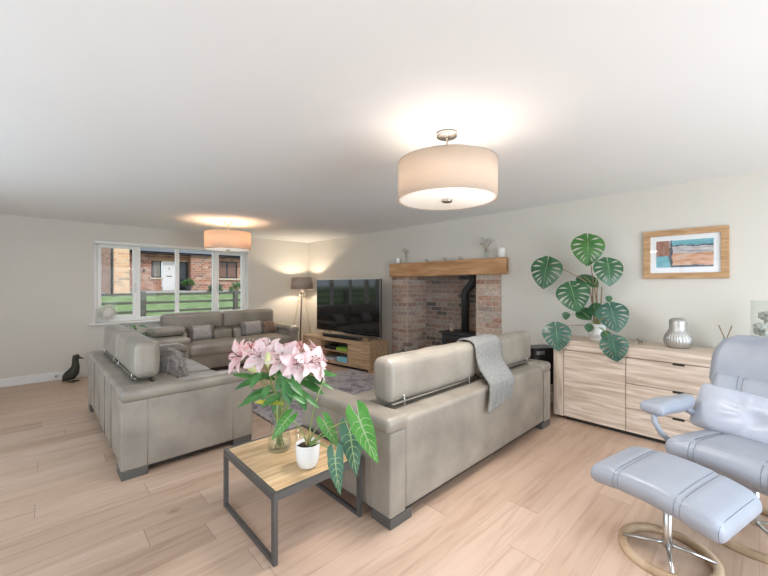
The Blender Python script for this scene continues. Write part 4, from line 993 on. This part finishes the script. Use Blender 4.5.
# pillow on the recliner
pl = bmesh.new(); join(pl, rbox(.14, .66, .30, .035, n=(3, 24, 14), wr=.006, seed=9))
for v in pl.verts:
    u, q = v.co.y / .32, v.co.z / .15; k = (1 - min(1, abs(u)) ** 3) * (1 - min(1, abs(q)) ** 3); v.co.x *= .25 + .9 * max(0, k) ** .6
    rr_ = math.hypot(v.co.y, v.co.z); aa = math.atan2(v.co.z, v.co.y); v.co.x *= 1 - .45 * math.exp(-(rr_ / .035) ** 2); v.co.x += .007 * math.sin(aa * 11) * math.exp(-((rr_ - .09) / .07) ** 2)
move(pl, (0, 0, 0), rx=.07); move(pl, (0, 0, 0), ry=.48)
o = link('satin_cushion', pl, m_satin); o.location = (2.96 + .12 * math.cos(-CA) + .03, .02 - .12 * math.sin(CA) + .01, .60); o.rotation_euler = (0, 0, -CA); tag(o, 'pale blue satin cushion with a pinched centre leaning on the recliner', 'cushion')
# ------------------------------------------------------------ bird, allium, plant behind sofa
bd_ = thing('bird_figure', 'dark carved wooden bird figure standing on the floor by the skirting', 'figurine', (.29, 6.98, 0), math.atan2(-.69, .72))
prof = [(.0, 0), (.06, .005), (.10, .02), (.125, .06), (.12, .11), (.10, .16)]
bb = T([(-.10, 0, .03), (-.06, 0, .06), (0, 0, .10), (.05, 0, .15), (.075, 0, .22), (.075, 0, .28), (.072, 0, .33), (.085, 0, .365), (.10, 0, .37), (.118, 0, .362)], [.02, .058, .078, .07, .05, .04, .038, .044, .036, .016], 18)
for v in bb.verts: v.co.z = max(v.co.z, 0.0)
link('body', bb, m_bird, bd_); link('beak', T([(.105, 0, .362), (.15, 0, .352), (.205, 0, .342)], [.024, .014, .003], 10), m_bird, bd_)
link('tail', T([(-.03, 0, .06), (-.09, 0, .03), (-.12, 0, .012)], [.045, .03, .01], 10), m_bird, bd_)
for s in (-1, 1): link('foot', move(rbox(.09, .035, .016, .007, n=(3, 2, 1)), (.05, s * .035, .009)), m_bird, bd_)
ball = thing('dried_allium', 'round dried flower head ornament standing on the window sill', 'ornament', (.755, YW + .01, WZ0 - .001))
rnd = random.Random(3); b = bmesh.new(); R_ = .135; cz = .16
for i in range(420):
    d = Vector((rnd.gauss(0, 1), rnd.gauss(0, 1) * .62, rnd.gauss(0, 1))).normalized(); r_ = R_ * rnd.uniform(.72, 1); e = Vector((0, 0, cz)) + Vector((d.x * r_, d.y * r_ * .5, d.z * r_))
    s = d.cross(Vector((.3, .1, 1))).normalized(); u = s.cross(d)
    for k in range(3):
        a = k * 2.1; dd = (s * math.cos(a) + u * math.sin(a)) ; v1 = b.verts.new(e); v2 = b.verts.new(e + dd * .016 + d * .008 + s * .003); v3 = b.verts.new(e + dd * .02 + d * .012 - s * .003); b.faces.new((v1, v2, v3))
    if i % 3 == 0: tube(b, [(0, 0, cz), e], .0012, 4)
bmesh.ops.create_icosphere(b, subdivisions=3, radius=.085, matrix=Matrix.Translation((0, 0, cz)) @ Matrix.Diagonal((1, .5, 1, 1)))
fh = link('flower_head', b, m_allium, ball); fh['kind'] = 'stuff'
link('stand', T([(0, 0, 0), (0, 0, cz)], .005, 8), m_allium, ball); link('base', lathe([(0, 0), (.03, 0), (.03, .008), (0, .01)], 20), m_white, ball)
gp = thing('green_houseplant', 'leafy green houseplant in the corner behind the left sofa', 'plant', (1.0, 6.92, 0))
link('pot', lathe([(0, 0), (.09, 0), (.13, .24), (.12, .24), (.1, .02), (0, .02)], 30), m_pot, gp); link('soil', lathe([(0, .21), (.115, .21), (0, .212)], 24), m_soil, gp)
rnd = random.Random(5)
for i in range(16):
    a = i * 2.4; e = Vector((.16 * math.cos(a) * rnd.uniform(.3, 1), .12 * math.sin(a) * rnd.uniform(.3, 1), rnd.uniform(.56, .80))); bm = bmesh.new(); d = Vector((math.cos(a), math.sin(a) * .6, .05))
    blade(bm, e, d, (0, -.4, 1), .15, .075, lan, 8, .35, .2); lf = link('leaf', bm, m_mons_l, gp); link('petiole', T(bez((0, 0, .2), (e.x * .2, e.y * .2, e.z * .8), e, 6), .003, 6), m_stem, lf)
# ------------------------------------------------------------ outside
def gz(y): return -.15 if y < 7.8 else (-.15 + (y - 7.8) * 1.0 if y < 8.5 else (.55 + (y - 8.5) * .0275 if y < 26 else 1.03))
b = bmesh.new(); ys = [7.6, 7.8, 8.5, 9.2, 10, 12, 15, 18, 21, 24, 26, 40, 80]; xs = [-60, -20, -10, -5, 0, 5, 10, 20, 60]
G = [[b.verts.new((x, y, gz(y) + .03 * noise.noise(Vector((x, y, 0))))) for x in xs] for y in ys]
for i in range(len(ys) - 1):
    for j in range(len(xs) - 1): b.faces.new((G[i][j], G[i][j + 1], G[i + 1][j + 1], G[i + 1][j]))
o = struct('ground_front_lawn', b, m_grass, smooth=True)
b = bmesh.new(); G = [[b.verts.new((x, y, -.16)) for x in (-60, 60)] for y in (-60, YB - .31)]; b.faces.new((G[0][0], G[0][1], G[1][1], G[1][0])); struct('ground_back_terrace', b, m_paving)
b = bmesh.new(); box(b, XL - 20, XL - .31, YB - .31, 7.6, -.3, -.16); struct('ground_side_terrace', b, m_paving)
# path strip in front of the house
b = bmesh.new(); prism([(23.5, gz(23.5) + .05), (25.9, gz(25.9) + .05), (25.9, gz(25.9) - .1), (23.5, gz(23.5) - .1)], 'x', -5, 14, b); struct('ground_path', b, m_paving)
fn = thing('post_and_rail_fence', 'dark weathered post and rail fence across the lawn outside the window', 'fence', (0, 10, gz(10)))
for z in (.20, .41, .61): 
    link('rail', B(-4, 9, -.02, .02, z - .028, z + .028, bev=.006), m_fence, fn, smooth=False)
for k in range(8): link('post', B(1.7 + (k - 3) * 2.15 - .055, 1.7 + (k - 3) * 2.15 + .055, -.07, .05, -.1, .68, bev=.01), m_fence, fn, smooth=False)
# the brick bungalow
hz = gz(26)
hs = thing('brick_bungalow', 'red brick bungalow with white front door seen through the window', 'house', (0, 26, hz))
eave = 2.32
b = bmesh.new()
dx0, dx1 = 4.85, 6.95     # recessed porch with side window and door
box(b, 3.0, dx0, 0, .4, 0, eave); box(b, dx0, dx1, .0, .4, 2.02, eave); box(b, dx1, 8.72, -.5, .4, 0, eave)
box(b, 8.72, 10.15, -.0, .4, 0, .80); box(b, 8.72, 10.15, 0, .4, 2.05, eave); box(b, 10.15, 16, 0, .4, 0, eave)
box(b, dx0, 5.42, .0, .4, 0, .85)
link('wall', b, m_hbrick, hs, smooth=False)
link('gutter', B(3.0, 16, -.75, -.60, eave + .0, eave + .12, bev=.02), m_hframe, hs, smooth=False)
link('fascia', B(3.0, 16, -.6, .5, eave, eave + .1), m_hframe, hs, smooth=False)
b = bmesh.new(); prism([(-.75, eave + .1), (4.0, eave + .95), (8.75, eave + .1), (8.75, eave), (-.75, eave)], 'x', 2.5, 17, b); link('roof', b, m_roof, hs, smooth=False)
link('lintel', B(dx0 - .1, dx1 + .1, -.06, .1, 1.90, 2.06), m_timber, hs, smooth=False)
b = bmesh.new(); box(b, 4.87, 5.42, .1, .2, .85, 1.9); w1 = link('window_frame', b, m_hframe, hs, smooth=False); link('pane', B(4.97, 5.33, .08, .1, .93, 1.82), M('curtained_glass', (.24, .22, .2), .3), w1, smooth=False)
link('window_sill', B(4.75, 5.48, -.12, .1, .76, .85), m_hsill, hs, smooth=False)
d = link('front_door', B(5.47, 6.22, .06, .14, .02, 1.9, bev=.01), m_hdoor, hs, smooth=False)
link('letter_plate', B(5.7, 5.98, .045, .062, .92, .98), m_iron, d, smooth=False); link('door_knocker', T([(5.84, .04, 1.5), (5.84, .03, 1.42), (5.84, .05, 1.38)], .02, 8), m_iron, d)
b = bmesh.new(); box(b, 6.22, 6.95, .1, .2, .0, 1.9); w2 = link('side_light_frame', b, m_hframe, hs, smooth=False); link('pane', B(6.4, 6.85, .08, .1, .1, 1.8), m_hglass, w2, smooth=False)
b = bmesh.new(); box(b, 8.72, 10.15, .1, .2, .85, 2.05); w3 = link('window_frame', b, m_hframe, hs, smooth=False)
for x0, x1 in ((8.82, 9.38), (9.5, 10.05)): link('pane', B(x0, x1, .08, .1, .95, 1.95), M('brown_blind_glass', (.22, .12, .09), .3), w3, smooth=False)
link('window_sill', B(8.6, 10.3, -.12, .1, .74, .86), m_hsill, hs, smooth=False)
link('wall_lamp', B(4.42, 4.52, -.08, 0, 1.15, 1.35, bev=.02), m_hframe, hs, smooth=False)
# nearer gable wing
gw = thing('brick_gable_wing', 'taller red brick gable wing with painted sunlight at the left of the view outside', 'house', (0, 21, gz(21)))
b = bmesh.new(); prism([(2.42, 0), (3.02, 0), (3.02, 4.2), (2.42, 4.2)], 'y', 0, 4.0, b)
link('front_wall', b, m_hbrick_sunlit, gw, smooth=False)  # front face wears the brick with sunlight painted in
link('side_wall', B(2.36, 2.42, .0, 9, 0, 4.2), m_hbrick, gw, smooth=False)
link('downpipe', T([(2.33, -.07, .1), (2.33, -.07, 4.2)], .05, 10), m_hframe, gw); link('roof', B(1.9, 3.4, -.6, 9.2, 4.2, 4.35), m_roof, gw, smooth=False)
def bush(name, lab, loc, r, n, mat, cat='shrub', seed=1, pot=False):
    rnd = random.Random(seed); t = thing(name, lab, cat, loc); b = bmesh.new()
    for i in range(n):
        d = Vector((rnd.gauss(0, 1), rnd.gauss(0, 1), abs(rnd.gauss(0, 1)))).normalized(); p = d * r * rnd.uniform(.5, 1); p.z += r * .2
        blade(b, p, d + Vector((rnd.uniform(-.5, .5), rnd.uniform(-.5, .5), rnd.uniform(-.3, .5))), (rnd.uniform(-1, 1), -.5, 1), r * .35, r * .16, lan, 3, .3, .1)
    f = link('foliage', b, mat, t)
    link('stem', T([(0, 0, 0), (0, 0, r * .6)], r * .05, 6), m_brown, t)
    if pot: link('pot', lathe([(0, 0), (.14, 0), (.19, .35), (.17, .35), (0, .3)], 16), m_hframe, t); f.location.z = .3
bush('potted_shrub', 'green potted shrub beside the white front door across the way', (6.75, 25.3, gz(25.3) + .05), .36, 220, m_mons_l, seed=3, pot=True)
bush('low_shrub', 'low green shrub below the brown window of the bungalow', (9.1, 23.2, gz(23.2)), .5, 260, m_lleaf, seed=4)
bush('low_shrub', 'dark low shrub in front of the brick pier right of the door', (7.7, 23.2, gz(23.2)), .42, 240, m_mons, seed=6)
